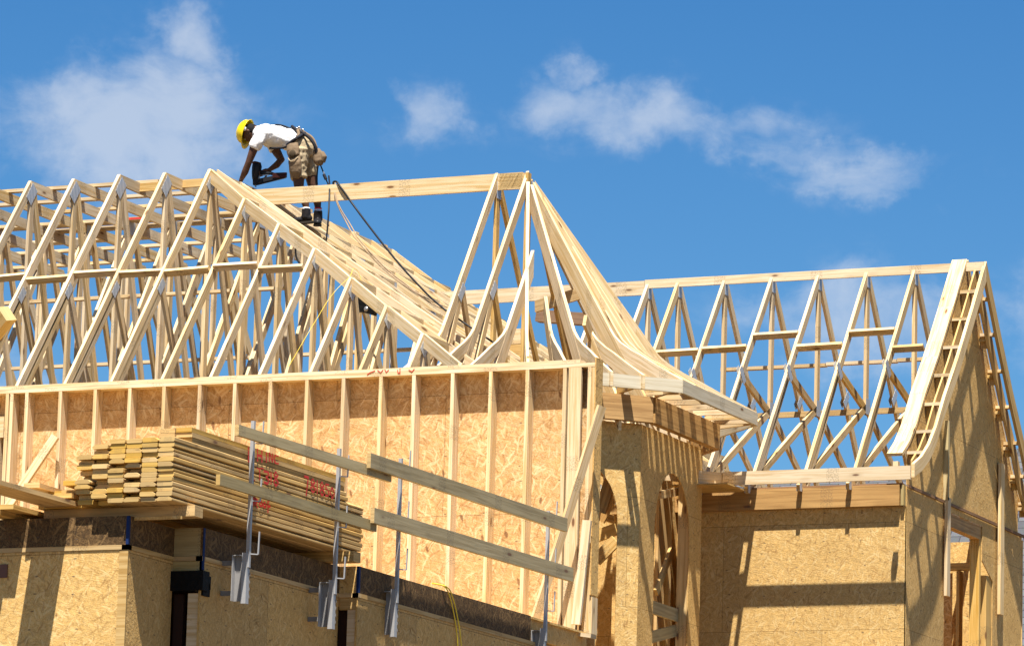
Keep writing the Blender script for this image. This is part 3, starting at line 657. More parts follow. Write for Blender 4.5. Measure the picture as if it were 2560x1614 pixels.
# gable ladder
gl = empty('gable_ladder', (-16.3, RYr, 9.1), 'ladder-like gable overhang with curved outer rafters at the right end of the wing', 'gable ladder')
glp = lambda p: Vector(p)-Vector((-16.3, RYr, 9.1))
def sideprof(X, dz=0, y0=None, front=True, ext=0.0):
    ys = [50.07, 49.57, 49.02, 48.57, 48.27, 48.03, 47.77, 47.5]
    if not front: ys = [2*RYr-y for y in ys]
    return [glp((X, y, rprof(y)+dz)) for y in ys]
for fr in (True, False):
    b = MB(); b.vboard(sideprof(-16.08, 0, front=fr), .145, T2); b.build('outer_rafter', PINE if fr else PINE2, gl)
    b = MB(); b.vboard(sideprof(-16.19, -.04, front=fr)[:-1], .12 if fr else .15, .02 if fr else T2); b.build('middle_rafter', PINE2, gl)
    # flat wide board on top
    P = sideprof(-16.38, .012, front=fr)[:-1] if True else None
    b = MB()
    for i in range(len(P)-1):
        a, c = P[i], P[i+1]; nn = Vector((0, -(c.z-a.z), (c.y-a.y))).normalized(); nn = nn if nn.z > 0 else -nn
        q = lambda p: [p+Vector((-.10, 0, 0)), p+Vector((.085, 0, 0)), p+Vector((.085, 0, 0))+nn*T2, p+Vector((-.10, 0, 0))+nn*T2]
        b.hexa(q(a), q(c), c-a)
    b.build('flat_rafter', PINE, gl)
for s in (-1, 1):
    for i, dz in enumerate((-.40, -.78, -1.17, -1.555, -1.945, -2.31, -2.60)):
        # find y where the profile is at this height
        y = RYr
        while rprof(y) > RZ+dz+.02: y -= .01
        y = y if s < 0 else 2*RYr-y
        yi = y - s*.03
        b = MB(); b.box(-16.295+16.3, -16.10+16.3, min(y, yi-s*.06)-RYr, max(y, yi-s*.06)-RYr, RZ+dz-.03-9.1, RZ+dz+.008-9.1, 'x'); b.build('lookout', PINE, gl)
        b = MB(); b.box(-16.292+16.3, -16.21+16.3, yi-s*.02-RYr, yi-s*.02+.038-RYr, RZ+dz-.17-9.1, RZ+dz-.032-9.1, 'z'); b.build('lookout_block', PINE2, gl)
        if s > 0:
            b = MB(); b.box(-16.29+16.3, -16.22+16.3, yi-RYr-.10, yi-RYr, RZ+dz-.10-9.1, RZ+dz-.06-9.1, 'x'); b.build('lookout_block', PINE2, gl)
b = MB(); b.box(-16.33+16.3, -16.27+16.3, 47.53-RYr, 47.60-RYr, 9.03-9.1, 9.17-9.1, 'z'); b.build('lookout_block', PINE, gl)
# gable wall
XG = -16.30; YW = 47.95
gw = empty('gable_wall', (XG, RYr, 0), 'tall OSB gable wall facing right with a framed opening, under the gable ladder', 'gable wall')
gwl = lambda p: Vector(p)-Vector((XG, RYr, 0))
up_ = [(y-RYr, rprof(y)-.02) for y in [47.95+.1*i for i in range(44)] if y < 52.2]
zb_ = 8.96
b = MB(); b.panel([[(YW-RYr, zb_)] + up_ + [(52.15-RYr, zb_)]], (0, 0, 0), (0, 1, 0), (0, 0, 1), .012); b.build('upper_sheathing', OSB3, gw)
ystop = 52.33-RYr; y0 = YW-RYr
hole = [(49.33-RYr, 2), (51.18-RYr, 2), (51.18-RYr, 8.25), (50.76-RYr, 8.45), (50.76-RYr, 8.86), (49.33-RYr, 8.86)]
b = MB(); b.panel([[(y0, 0), (ystop, 0), (ystop, zb_-.012), (y0, zb_-.012)], hole], (-.004, 0, 0), (0, 1, 0), (0, 0, 1), .012); b.build('lower_sheathing', OSB3, gw)
b = MB(); b.box(0.002, .02, y0, 52.6-RYr, zb_-.028, zb_+.004, 'y'); b.build('seam_strip', DARKW, gw)  # dark strip painting the shadow gap along the flashing line
b = MB(); b.box(-.12, -.02, 49.2-RYr, 50.95-RYr, 8.70, 8.86, 'y'); b.build('opening_header', LVL, gw)
b = MB(); b.box(-.14, -.02, 50.70-RYr, 50.76-RYr, 3, 8.70, 'z'); b.build('opening_stud', PINE2, gw)
b = MB(); b.box(-.14, -.018, 50.98-RYr, 51.24-RYr, 3, 8.3, 'z'); b.build('opening_stud', PINE2, gw)
b = MB(); b.box(.003, .06, 49.24-RYr, 49.29-RYr, 8.965, 9.9, 'z'); b.build('edge_board', RAILW, gw)
b = MB(); b.box(.022, .06, 49.25-RYr, 49.36-RYr, 7.85, 9.0, 'z'); b.build('upright_board', PINE, gw)
b = MB(); b.box(.024, .062, 51.28-RYr, 51.42-RYr, 7.87, 9.70, 'z'); b.build('upright_board', PINE, gw)
# what stands inside behind the opening
b = MB(); b.box(-2.6, -.6, 51.45-RYr, 51.46-RYr, 2, 8.40, 'z'); b.build('inner_sheathing', OSB1, gw)
b = MB(); b.box(-2.6, -.3, 51.28-RYr, 51.42-RYr, 8.42, 8.50, 'x'); b.build('inner_plate', PINE2, gw)
for x in (-1.75, -1.1, -.5):
    b = MB(); b.box(x, x+T2, 51.30-RYr, 51.44-RYr, 2, 8.41, 'z'); b.build('inner_stud', PINE2, gw)
b = MB(); b.beam((-.9, 51.2-RYr, 9.0), (-.9, 51.7-RYr, 8.5), T2, D4, al='mid'); b.build('inner_brace', PINE2, gw)
b = MB(); b.beam((-1.2, 51.2-RYr, 8.95), (-1.2, 51.9-RYr, 8.5), T2, D4, al='mid'); b.build('inner_brace', PINE2, gw)
# front wall of the wing
fw = empty('wing_wall', (-17.3, YW, 0), 'broad sunlit OSB front wall of the right-hand wing with a deep timber header', 'wall')
b = MB(); b.panel([[(-2.6, 0), (1.0, 0), (1.0, 8.715), (-2.6, 8.715)]], (0, 0, 0), (1, 0, 0), (0, 0, 1), .012); b.build('sheathing', OSB2, fw)
b = MB(); b.box(-2.6, .935, -.085, .06, 8.718, 8.955, 'x'); b.build('header_beam', LVL, fw)
b = MB(); b.box(-2.6, .96, -.07, .06, 8.958, 8.975, 'x'); b.build('top_strip', DARKW, fw)
b = MB(); b.box(.945, .985, -.06, .03, 8.72, 8.955, 'z'); b.build('header_end', RAILW, fw)
b = MB(); b.box(-2.5, .9, .02, 4.4, 5.9, 6.1, 'x'); b.build('floor_deck', OSB2, fw)
b = MB(); b.box(-2.6, 1.0, 4.40, 4.42, 0, 8.9, 'x'); b.build('rear_sheathing', OSB2, fw)
# ------------------------------------------------------------------ shingled neighbour house behind
def shingle():
    mt, N, L, b = newmat('grey_shingles')
    uv = N.new('ShaderNodeUVMap'); br = N.new('ShaderNodeTexBrick'); br.inputs['Scale'].default_value = 1.0
    br.offset = .5; br.inputs['Brick Width'].default_value = .33; br.inputs['Row Height'].default_value = .15; br.inputs['Mortar Size'].default_value = .008
    br.inputs['Color1'].default_value = (.085, .086, .09, 1); br.inputs['Color2'].default_value = (.045, .046, .05, 1); br.inputs['Mortar'].default_value = (.015, .015, .017, 1)
    L.new(uv.outputs[0], br.inputs['Vector']); n = N.new('ShaderNodeTexNoise'); n.inputs['Scale'].default_value = 40; L.new(uv.outputs[0], n.inputs['Vector'])
    c = mixc(N, L, .5, br.outputs['Color'], n.outputs['Color'], 'OVERLAY'); L.new(c, b.inputs['Base Color']); b.inputs['Roughness'].default_value = .9
    return mt
SHG = shingle()
nh = empty('shingled_house', (-16, 66, 0), 'finished house with a grey shingled roof far behind the wing', 'house')
def sheet(name, P, mat, parent, th=.12):
    P = [Vector(p) for p in P]; u = (P[1]-P[0]).normalized(); n = (P[1]-P[0]).cross(P[3]-P[0]).normalized(); v = n.cross(u)
    b = MB(); uvs = [((p-P[0]).dot(u), (p-P[0]).dot(v)) for p in P]; Q = [p-n*th for p in P]
    b.face(P, uvs); b.face(Q[::-1], uvs[::-1])
    for i in range(4): b.face([P[i], Q[i], Q[(i+1) % 4], P[(i+1) % 4]], [(0, 0), (0, th), (1, th), (1, 0)])
    return b.build(name, mat, parent)
SIDING = simple('pale_siding', (.22, .21, .20), .8, 0, .08, 3)
sheet('roof', [(-14, -5.2, 7.4), (-5.0, -5.2, 7.4), (-5.0, 0.6, 11.97), (-14, 0.6, 11.97)], SHG, nh)
sheet('roof', [(-5.0, 6.4, 7.4), (-14, 6.4, 7.4), (-14, 0.6, 11.97), (-5.0, 0.6, 11.97)], SHG, nh)
sheet('roof', [(-6.4, -5.6, 7.4), (4, -5.6, 7.4), (0.5, 0.4, 14.4), (-2.9, 0.4, 14.4)], SHG, nh)
sheet('roof', [(-6.4, 6.4, 7.4), (-6.4, -5.6, 7.4), (-2.9, 0.4, 14.4), (-2.9, 0.41, 14.4)], SHG, nh)
b = MB(); b.box(-13.5, 3.5, -4.6, 5.6, 0, 7.6, 'x'); b.build('wall', SIDING, nh)

# ================================================================== stud wall
YS = 40.12; ZB = 6.40; ZT = 9.118
sw = empty('stud_wall', (-21, YS, ZB), 'long open stud wall with bright OSB behind its studs, under the roof trusses', 'stud wall')
sl_ = lambda x: x+21
b = MB(); b.box(sl_(-29.5), sl_(-17.05), 0, D6, ZT-T2-ZB, ZT-ZB, 'x'); b.build('top_plate', PINE, sw)
b = MB(); b.box(sl_(-29.5), sl_(-16.885), .001, D6-.001, ZT-2*T2-ZB-.001, ZT-T2-ZB-.001, 'x'); b.build('top_plate', PINE, sw)
b = MB(); b.box(sl_(-29.5), sl_(-16.885), .001, D6-.001, .002, T2, 'x'); b.build('bottom_plate', PINE, sw)
px = [24, 62, 147, 233, 319, 406, 494, 583, 672, 762.5, 853.5, 946, 1031, 1128, 1221, 1313.5, 1408]
zt2 = ZT-2*T2-ZB-.003
xs = [onY(x, 985-.0464*x+20, YS).x for x in px]
x = xs[1]-.4064*1.1
extra = [xs[0]-.05] + [xs[0]-.41*k for k in range(1, 9)]
for i, x in enumerate(extra+xs):
    lean = random.uniform(-.006, .006)
    b = MB(); q = [Vector((sl_(x), random.uniform(-.004, .004), T2+.001)), Vector((sl_(x)+lean, .0, zt2))]
    b.beam(q[0]+Vector((T2/2, D6/2, 0)), q[1]+Vector((T2/2, D6/2, 0)), T2, D6-.004, up=(0, 1, 0), al='mid'); b.build('stud', PINE, sw)
for (x0, x1, ya, yb) in ((-17.17, -17.035, .0, T2), (-16.965, -16.927, 0.002, D6-.003), (-16.924, -16.887, .003, D6-.004), (-17.13, -17.09, .045, D6-.004)):
    b = MB(); b.box(sl_(x0), sl_(x1), ya, yb, T2+.001, zt2, 'z'); b.build('corner_stud', PINE, sw)
b = MB(); b.panel([[(sl_(-29.5), -.28), (sl_(-16.885), -.28), (sl_(-16.885), ZT-ZB-.01), (sl_(-29.5), ZT-ZB-.01)]], (0, D6+.002, 0), (1, 0, 0), (0, 0, 1), .012); b.build('sheathing', OSB1, sw)
b = MB(); b.panel([[(-.02, .38), (D6+.015, .38), (D6+.015, ZT-ZB+.01), (-.02, ZT-ZB+.01)]], (sl_(-16.868), 0, 0), (0, 1, 0), (0, 0, 1), .014); b.build('end_sheathing', OSB3, sw)
b = MB(); b.box(sl_(-16.884), sl_(-16.86), .0, D6, -.0, .36, 'z'); b.build('end_board', PINE, sw)
# framed opening at the far left end of the wall
for z0, z1 in ((8.58, 8.80), (7.52, 7.60)):
    b = MB(); b.box(sl_(-28.2), sl_(xs[0]-.06), .004, D6-.01, z0-ZB, z1-ZB, 'x'); b.build('lintel', PINE, sw)
b = MB(); b.box(sl_(xs[0]-.14), sl_(xs[0]-.10), .003, D6-.01, 7.60-ZB, 8.58-ZB, 'z'); b.build('corner_stud', PINE, sw)
# nails/knots: red spray marks along the plate
def strokes(name, polys, r, mat, parent=None, flat=None):
    cu = bpy.data.curves.new(name, 'CURVE'); cu.dimensions = '3D'; cu.bevel_depth = r; cu.bevel_resolution = 1
    for pts in polys:
        sp = cu.splines.new('POLY'); sp.points.add(len(pts)-1)
        for i, p in enumerate(pts): sp.points[i].co = (*p, 1)
    t = bpy.data.objects.new(name, cu); col.objects.link(t)
    me = bpy.data.meshes.new_from_object(t.evaluated_get(bpy.context.evaluated_depsgraph_get())); bpy.data.objects.remove(t)
    me.materials.clear(); me.materials.append(mat)
    o = bpy.data.objects.new(name, me); col.objects.link(o)
    if parent is not None: o.parent = parent; o.location = -parent.location
    return o
def pp(pts): return [onY(x, y, YS-.001) for x, y in pts]
strokes('paint_mark', [pp([(918, 936), (925, 931), (938, 926)]), pp([(944, 925), (952, 931), (958, 924)]), pp([(962, 923), (966, 930), (972, 924)]), pp([(994, 924), (995, 932), (1000, 931)]), pp([(1000, 921), (1000, 934)]), pp([(1022, 924), (1030, 929), (1036, 922)])], .005, RED, sw)
# ------------------------------------------------------------------ diagonal braces
def beamthing(name, p0, p1, t, d, mat, label, cat, group=None, up=(0, 0, 1), al='mid', mats=None):
    c = (Vector(p0)+Vector(p1))/2
    return one(name, mats or mat, lambda b: b.beam(p0, p1, t, d, up=up, al=al, mi=0, mie=(1 if mats else None)), label, cat, group, origin=c)
beamthing('brace', onY(8, 1285, 39.85), onY(139, 1090, 40.02), D4, T2, PINE, 'bright diagonal brace at the left end of the stud wall', 'brace', up=(0, -1, 0.1))
beamthing('brace', onY(1338, 1548, 39.75), onY(1504, 1015, 39.95), T2, D4, PINE, 'long diagonal brace at the right end of the stud wall, behind the guard rails', 'brace', up=(-.5, -.85, .1))
beamthing('brace', onY(1468, 1300, 40.03), onY(1440, 1560, 39.98), D4, T2, PINE, 'short leaning board against the right corner of the stud wall', 'brace', up=(0, -1, 0))
o = one('end_block', PINE, lambda b: b.beam(onY(1440, 1584, 39.95), onY(1484, 1590, 39.95), D6, T2, al='mid'), 'pale block end under the right corner of the stud wall', 'block')

# ================================================================== floor platform and lower walls (sheathed box the studs stand on)
OUT = [(-30, 31.5), (-17.3, 31.5), (-17.3, 32.28), (-17.035, 32.28), (-17.035, 34.85), (-16.85, 34.85), (-16.85, 40.3)]
lw = empty('lower_storey', (-17.3, 31.5, 0), 'sheathed lower storey with a dark dirty rim board under the lumber stack', 'building')
def W3(p, z): return Vector((p[0]+17.3, p[1]-31.5, z))
def seg(name, i, z0, z1, mat, out=0.0, th=.012, u0=0, u1=None):
    a = Vector((*OUT[i], 0)); c = Vector((*OUT[i+1], 0)); U = (c-a).normalized(); n = Vector((U.y, -U.x, 0)); l = (c-a).length if u1 is None else u1
    b = MB(); b.panel([[(u0-out, z0), (l+out, z0), (l+out, z1), (u0-out, z1)]], W3(a+n*out, 0), U, (0, 0, 1), th); return b.build(name, mat, lw)
ZR = 6.163
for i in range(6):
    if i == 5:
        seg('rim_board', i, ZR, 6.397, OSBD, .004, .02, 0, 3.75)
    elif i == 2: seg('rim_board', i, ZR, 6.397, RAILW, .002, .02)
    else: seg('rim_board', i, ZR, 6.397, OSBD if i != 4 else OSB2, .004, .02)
    seg('sole_plate', i, ZR-T2, ZR-.001, PINE2, .008, .06)
for i in (0, 1, 3, 5): seg('sheathing', i, 0, ZR-T2-.002, OSB2 if i == 0 else OSB3, 0, .02)
seg('corner_board', 0, 0, ZR-T2-.003, PINE2, .003, .01, 12.63, 12.703)
seg('header', 2, 6.0, ZR-T2-.002, RAILW, .0, .03); seg('post', 2, 0, 5.86, PINE, -.01, .1, .135, .262)
seg('header', 4, 6.02, ZR-T2-.002, PINE2, -.006, .03); seg('post', 4, 0, 6.02, PINE, -.01, .1, .075, .18)
seg('post', 2, 0, 5.86, SHADEIN, -.06, .04, .02, .05); seg('post', 4, 0, 6.02, SHADEIN, -.07, .04, .01, .03)  # not posts: dark strips standing in for shade in the two slits
b = MB(); b.box(.15, .40, 3.4, 8.6, 6.20, 6.39, 'y'); b.build('subfloor', OSB2, lw)
b = MB(); b.box(-12.6, .43, .08, .1, 6.37, 6.395, 'x'); b.build('deck_edge', OSB2, lw)
b = MB(); b.panel([[(-12.7, 0.02), (-.02, .02), (-.02, .78), (.25, .8), (.25, 3.36), (.43, 3.38), (.43, 8.6), (-12.7, 8.6)]], (0, 0, 6.399), (1, 0, 0), (0, 1, 0), .018); b.build('deck', OSB2, lw)
b = MB(); b.box(-.6, .0, 1.2, 1.25, 0, 6.1, 'z'); b.build('shade_backing', SHADEIN, lw)  # dark sheet added as the shade behind the first slit
b = MB(); b.box(-.3, .25, 3.75, 3.8, 0, 6.1, 'z'); b.build('shade_backing', SHADEIN, lw)  # same dark backing, for shade behind the second slit
# black membrane wrapped round the jog
b = MB(); b.box(-.02, .30, .745, .86, 5.88, 6.04, 'x'); b.build('membrane', BLACKM, lw)
for z, y, s_ in ((5.96, .80, .12), (5.90, .83, .08)):
    b = MB(); b.box(.262, .283, y-.04, y+s_, z-.06, z+.05, 'y'); b.build('membrane', BLACKM, lw)
for (x, y, z0, z1, w_) in ((.002, .0, 6.165, 6.395, .016), (.268, .79, 6.05, 6.395, .02), (.452, 3.352, 6.165, 6.395, .02)):
    b = MB(); b.box(x-.018, x+.006, y-.010, y+w_, z0, z1, 'z'); b.build('blue_tape', BLUET, lw)
b = MB(); b.box(-1.17, -1.10, -.012, -.001, 5.92, 6.03, 'z'); b.build('metal_tag', simple('rusty_tag', (.12, .05, .03), .6), lw)
# ------------------------------------------------------------------ lumber stack
GL = 'boards of the lumber stack'
XS = -16.860; YN = 31.40; ZL = 6.492
slp = one('sleeper', TREAT, lambda b: b.box(-18.18, -16.79, 31.66, 31.80, 6.402, 6.490, 'x'), 'cross timber carrying the near end of the lumber stack', 'sleeper', 'timbers under the lumber stack')
slp2 = one('sleeper', TREAT, lambda b: b.box(-18.18, -16.76, 34.55, 34.69, 6.402, 6.490, 'x'), 'cross timber carrying the far end of the lumber stack', 'sleeper', 'timbers under the lumber stack')
TH = .0370
cols = 6
rowsn = {0: 13, 1: 13, 2: 13, 3: 13, 4: 12, 5: 10}       # boards high, counted from the right-hand column
side_rows = []
def rnd(a): return random.uniform(-a, a)
for cc in range(cols):
    for r in range(rowsn[cc]):
        x1 = XS - cc*.150; x0 = x1-.142
        z0 = ZL + r*(.040)
        yn = YN + rnd(.016) + (0 if random.random() < .78 or cc == 0 else random.uniform(.04, .13)); yf = 34.92 + rnd(.02)
        if r >= 9 and cc < 2: yf -= .33*(1 if r >= 11 else .05)
        jx = rnd(.003); tl_ = rnd(.006)
        lab = 'lumber board in the %s column from the right of the stack, %s from the bottom' % (ORD[cc], ORD[r])
        def f(b):
            ch = .007
            prof = [(x0+ch, z0), (x1-ch, z0), (x1, z0+ch), (x1, z0+TH-ch), (x1-ch, z0+TH), (x0+ch, z0+TH), (x0, z0+TH-ch), (x0, z0+ch)]
            if random.random() < .35:   # wane on an upper corner
                prof[3] = (x1, z0+TH-.02); prof[4] = (x1-.03, z0+TH); 
            if random.random() < .3: prof[6] = (x0, z0+TH-.018); prof[5] = (x0+.028, z0+TH)
            A = [Vector((x+jx, yn, z)) for x, z in prof]; B_ = [Vector((x-jx, yf, z+tl_*.3)) for x, z in prof]
            u0 = random.uniform(0, 50); v0 = random.uniform(0, 50); nP = len(prof); acc = 0
            for k in range(nP):
                k2 = (k+1) % nP; l = (A[k2]-A[k]).length
                b.face([A[k], A[k2], B_[k2], B_[k]], [(u0, v0+acc), (u0, v0+acc+l), (u0+3.5, v0+acc+l), (u0+3.5, v0+acc)]); acc += l
            b.face(A[::-1], [(u0+p[0]*2, v0+p[1]*6) for p in prof[::-1]], 1); b.face(B_, [(u0+p[0]*2, v0+p[1]*6) for p in prof], 1)
        o = one('lumber_board', [TREAT, ENDG], f, lab, 'lumber board', GL)
        if cc == 0: side_rows.append((z0, z0+TH, o))
# set-back upper boards on the right
for cc in range(2):
    for r in range(3):
        x1 = XS-.002-cc*.150; z0 = ZL+(13+r)*.040
        if r == 0 and cc == 9: continue
        o = one('lumber_board', [TREAT, ENDG], lambda b: b.box(x1-.142, x1+rnd(.004), YN+.30+rnd(.02), 34.55+rnd(.03), z0, z0+TH, 'y', 0, 1), 'set-back board on top of the stack, %s column from the right, %s layer up' % (ORD[cc], ORD[r]), 'lumber board', GL)
        if cc == 0: side_rows.append((z0, z0+TH, o))
for i, (x, r) in enumerate(((-17.98, 0), (-18.13, 0), (-17.98, 1), (-18.13, 1))):
    one('lumber_board', [TREAT, ENDG], lambda b: b.box(x, x+.142, YN+.1+.04*i, 34.9, 6.56+r*.0395, 6.56+TH+r*.0395, 'y', 0, 1), ['lower inner', 'lower outer', 'upper inner', 'upper outer'][i]+' board of the low pile left of the stack', 'lumber board', 'boards of the low side pile')
one('lumber_board', [TREAT, ENDG], lambda b: b.beam((-17.85, 31.5, 6.70), (-18.02, 34, 6.69), D6, T2, mie=1), 'loose board lying askew on the low pile, right one', 'lumber board', 'boards of the low side pile')
one('lumber_board', [TREAT, ENDG], lambda b: b.beam((-18.10, 31.3, 6.66), (-18.42, 34, 6.72), D6, T2, mie=1), 'loose board lying askew on the low pile, left one', 'lumber board', 'boards of the low side pile')
one('sleeper', TREAT, lambda b: b.box(-18.2, -17.72, 31.6, 31.75, 6.49, 6.558, 'x'), 'wooden packing under the low side pile', 'sleeper', 'timbers under the lumber stack')
# loose boards sticking out over the left edge of the deck
GX = 'loose boards sticking out at the left edge'
for i, (xa, ya, yb, z, w_, lab) in enumerate(((-17.98, 29.6, 32.0, 6.50, .30, 'widest loose board reaching out of the left edge of the photo, uppermost'), (-18.30, 31.25, 34, 6.445, .14, 'loose board end in the middle of the little heap left of the stack'), (-18.42, 31.05, 34, 6.403, .14, 'loose board end lowest in the little heap left of the stack'))):
    one('loose_board', [TREAT, ENDG], lambda b: b.box(xa-w_/2, xa+w_/2, ya, yb, z, z+T2, 'y', 0, 1), lab, 'board', GX)
# spray-painted writing on the side of the stack (each stroke belongs to the board it lies on)
def ch(c, x, y, w_, h):
    G = {'L': [[(0, 0), (0, 1), (.8, 1)]], 'H': [[(0, 0), (0, 1)], [(.8, 0), (.8, 1)], [(0, .5), (.8, .5)]], 'I': [[(.3, 0), (.3, 1)]], 'N': [[(0, 1), (0, 0), (.8, 1), (.8, 0)]],
         'C': [[(.9, .1), (.3, 0), (0, .5), (.3, 1), (.9, .9)]], 'T': [[(0, 0), (1, 0)], [(.5, 0), (.5, 1)]], '3': [[(0, .05), (.7, 0), (.8, .25), (.35, .45), (.85, .7), (.6, 1), (0, .95)]],
         '1': [[(.4, 0), (.4, 1)]], '8': [[(.4, .45), (.1, .2), (.4, 0), (.75, .2), (.4, .45), (.05, .75), (.4, 1), (.85, .75), (.4, .45)]], '7': [[(0, 0), (.8, 0), (.35, 1)]],
         '5': [[(.8, 0), (.1, 0), (.1, .4), (.7, .5), (.7, .9), (0, 1)]], '0': [[(.4, 0), (0, .5), (.4, 1), (.8, .5), (.4, 0)]], 'R': [[(0, 1), (0, 0), (.7, .1), (.7, .4), (0, .5), (.8, 1)]],
         'O': [[(.4, .3), (0, .65), (.4, 1), (.8, .65), (.4, .3)]], 'F': [[(.7, 0), (.1, .05), (.1, 1)], [(.1, .5), (.6, .5)]]}
    return [[(x+u*w_, y+v*h+u*w_*.28) for u, v in pl] for pl in G[c]]
WR = []
for c, x, y, w_, h in (('L', 620, 1118, 13, 34), ('H', 642, 1122, 13, 30), ('I', 662, 1130, 8, 24), ('N', 671, 1130, 10, 22), ('C', 684, 1134, 12, 24),
                       ('L', 624, 1168, 13, 30), ('T', 640, 1168, 16, 28), ('3', 658, 1176, 15, 30), ('1', 672, 1178, 8, 30), ('8', 682, 1178, 15, 34),
                       ('R', 632, 1244, 13, 20), ('O', 646, 1244, 10, 22), ('O', 656, 1248, 10, 20), ('F', 667, 1248, 10, 32),
                       ('7', 760, 1190, 12, 46), ('8', 774, 1196, 15, 32), ('1', 788, 1200, 7, 32), ('8', 798, 1204, 14, 32), ('5', 812, 1210, 11, 28), ('0', 823, 1216, 13, 28)):
    WR += ch(c, x, y, w_, h)
by = {}
for si, pl in enumerate(WR):
    P = [onX(x, y, XS) for x, y in pl]
    for a, c in zip(P, P[1:]):
        nseg = max(1, int((c-a).length/.006))
        for k in range(nseg):
            p = a+(c-a)*(k/nseg); q = a+(c-a)*((k+1)/nseg); mz = (p.z+q.z)/2
            for j, (za, zb2, o) in enumerate(side_rows):
                if za-.002 <= mz <= zb2+.002: by.setdefault((j, si), []).append((p, q)); break
for (j, si), segs in by.items():
    za, zb2, o = side_rows[j]; b = MB()
    for kk, (p, q) in enumerate(segs):
        d = (q-p).normalized() if (q-p).length > 1e-6 else Vector((0, 1, 0)); nn = Vector((0, -d.z, d.y))*.0105
        Q = [p-nn-d*.004, q-nn+d*.004, q+nn+d*.004, p+nn-d*.004]
        Q = [Vector((XS+.0045+.0002*(kk % 9)+.002*(si % 3), v.y, min(max(v.z, za), zb2))) for v in Q]
        b.face(Q, [(0, 0)]*4)
    # a true board-side skin: same plane, a hair proud of the face
    b.build('spray_paint', RED, o)

# ================================================================== guard rails and brackets
def bracket(px_, pyt, pyb, X, boxw, label, has_box=True, hooks=((.15,), ), by0=None, by1=None):
    dp = -.245-.0 if X < -16.9 else -.10
    PX = X-dp; top = onX(px_[0], pyt, PX); bot = onX(px_[1], pyb, PX)
    y = (top.y+bot.y)/2; zt_, zb__ = top.z, bot.z
    t = empty('guard_rail_bracket', (PX, y, zb__), label, 'bracket', 'steel guard rail brackets')
    h = zt_-zb__
    b = MB(); b.beam((0, 0, .3), (0, 0, h), .030, .030, up=(0, 1, 0), al='mid'); b.build('post', STEEL, t)
    b = MB(); b.beam((-.02, .0, 0), (-.02, 0, .42), .045, .055, up=(0, 1, 0), al='mid'); slv = b.build('sleeve', STEEL, t)
    for k in range(6):
        b = MB(); b.box(.004, .008, .02, .032, .05+.06*k, .075+.06*k, 'z'); b.build('slot', STEELD, slv)
    b = MB(); b.box(-.112, -.046, -.012, -.006, .02, .40, 'z'); b.build('side_plate', STEELD, t)
    b = MB(); b.box(-.118, -.1125, -.060, -.004, .02, .40, 'z'); b.build('flange', STEEL, t)
    b = MB(); b.box(-.112, -.046, -.055, -.0125, .392, .40, 'x'); b.build('top_plate', STEELD, t)
    for z in (.07, .32):
        b = MB(); b.box(dp+.001, -.046, -.004, .02, z, z+.04, 'x'); b.build('arm', STEELD, t)
    for hz in hooks:
        z = hz[0]-zb__
        b = MB(); b.beam((.0, 0, z), (.062, .055, z), .009, .009, al='mid'); b.build('hook', STEEL, t)
        b = MB(); b.beam((.062, .055, z), (.062, .065, z+.19), .007, .016, up=(0, 1, 0), al='mid'); b.build('hook', STEEL, t)
    return t
XD = -17.035; XE = -16.85
bracket((634, 616), 1052, 1508, XD, 0, 'leftmost steel guard rail bracket, in front of the lumber stack', hooks=((7.14,), (6.66,), (6.22,)))
bracket((846, 835), 1120, 1572, XD, 0, 'steel guard rail bracket at the far end of the lumber stack', hooks=((7.10,), (6.66,), (6.22,)))
bracket((1006, 984), 1147, 1590, XE, 0, 'steel guard rail bracket under the near ends of the wide rails', hooks=((7.31,), (6.86,), (6.44,)))
bracket((1372, 1359), 1277, 1680, XE, 0, 'rightmost steel guard rail bracket, beside the diagonal brace', hooks=((7.32,), (6.87,), (6.46,)))
GG = 'wooden guard rails'
def rail(p, q, X, d, label, dz0=0, X2=None):
    a = onX(*p, X); c = onX(*q, X2 or X)
    beamthing('guard_rail', a, c, T2, d, RAILW, label, 'guard rail', GG, mats=[RAILW, ENDG])
rail((592, 1074), (974, 1192), -16.735, D4, 'narrow upper guard rail above the lumber stack')
rail((545, 1198), (937, 1316), -16.735, D4, 'narrow lower guard rail across the red writing on the stack')
rail((922, 1150), (1414, 1312), XE+.165, D6*.92, 'wide upper guard rail in front of the stud wall')
rail((931, 1287), (1429, 1436), XE+.165, D6*.95, 'wide lower guard rail in front of the stud wall')
# yellow cord over the rim
cp = [onX(x, y, XE+.02) for x, y in ((1095, 1459), (1112, 1466), (1124, 1490), (1134, 1530), (1142, 1580), (1146, 1640), (1148, 1750))]
cp[0] = cp[0]+Vector((-.06, 0, .01))
c1_ = tube('cord', cp, .006, YCORD); tag(c1_, 'left of the two strands of yellow cord hanging over the dirty rim board', 'cord', 'yellow cords')
c2_ = tube('cord', [p+Vector((.012, .035 + .004*i, -.004*i)) for i, p in enumerate(cp)], .006, YCORD); tag(c2_, 'right of the two strands of yellow cord hanging over the dirty rim board', 'cord', 'yellow cords')
# thick timber end poking in at the left edge
beamthing('timber', onY(-60, 880, 38.5), onY(18, 783, 38.3), .18, .15, RAILW, 'thick dark timber end poking in at the left edge of the photo', 'timber', up=(.3, -1, .2), mats=[RAILW, RAILW])
beamthing('scaffold_pole', onY(-60, 880, 38.5)+Vector((0, .1, 0)), Vector((-23.2, 38.6, 6.4)), .09, .09, RAILW, 'raking shore outside the left edge that carries the timber end', 'pole')

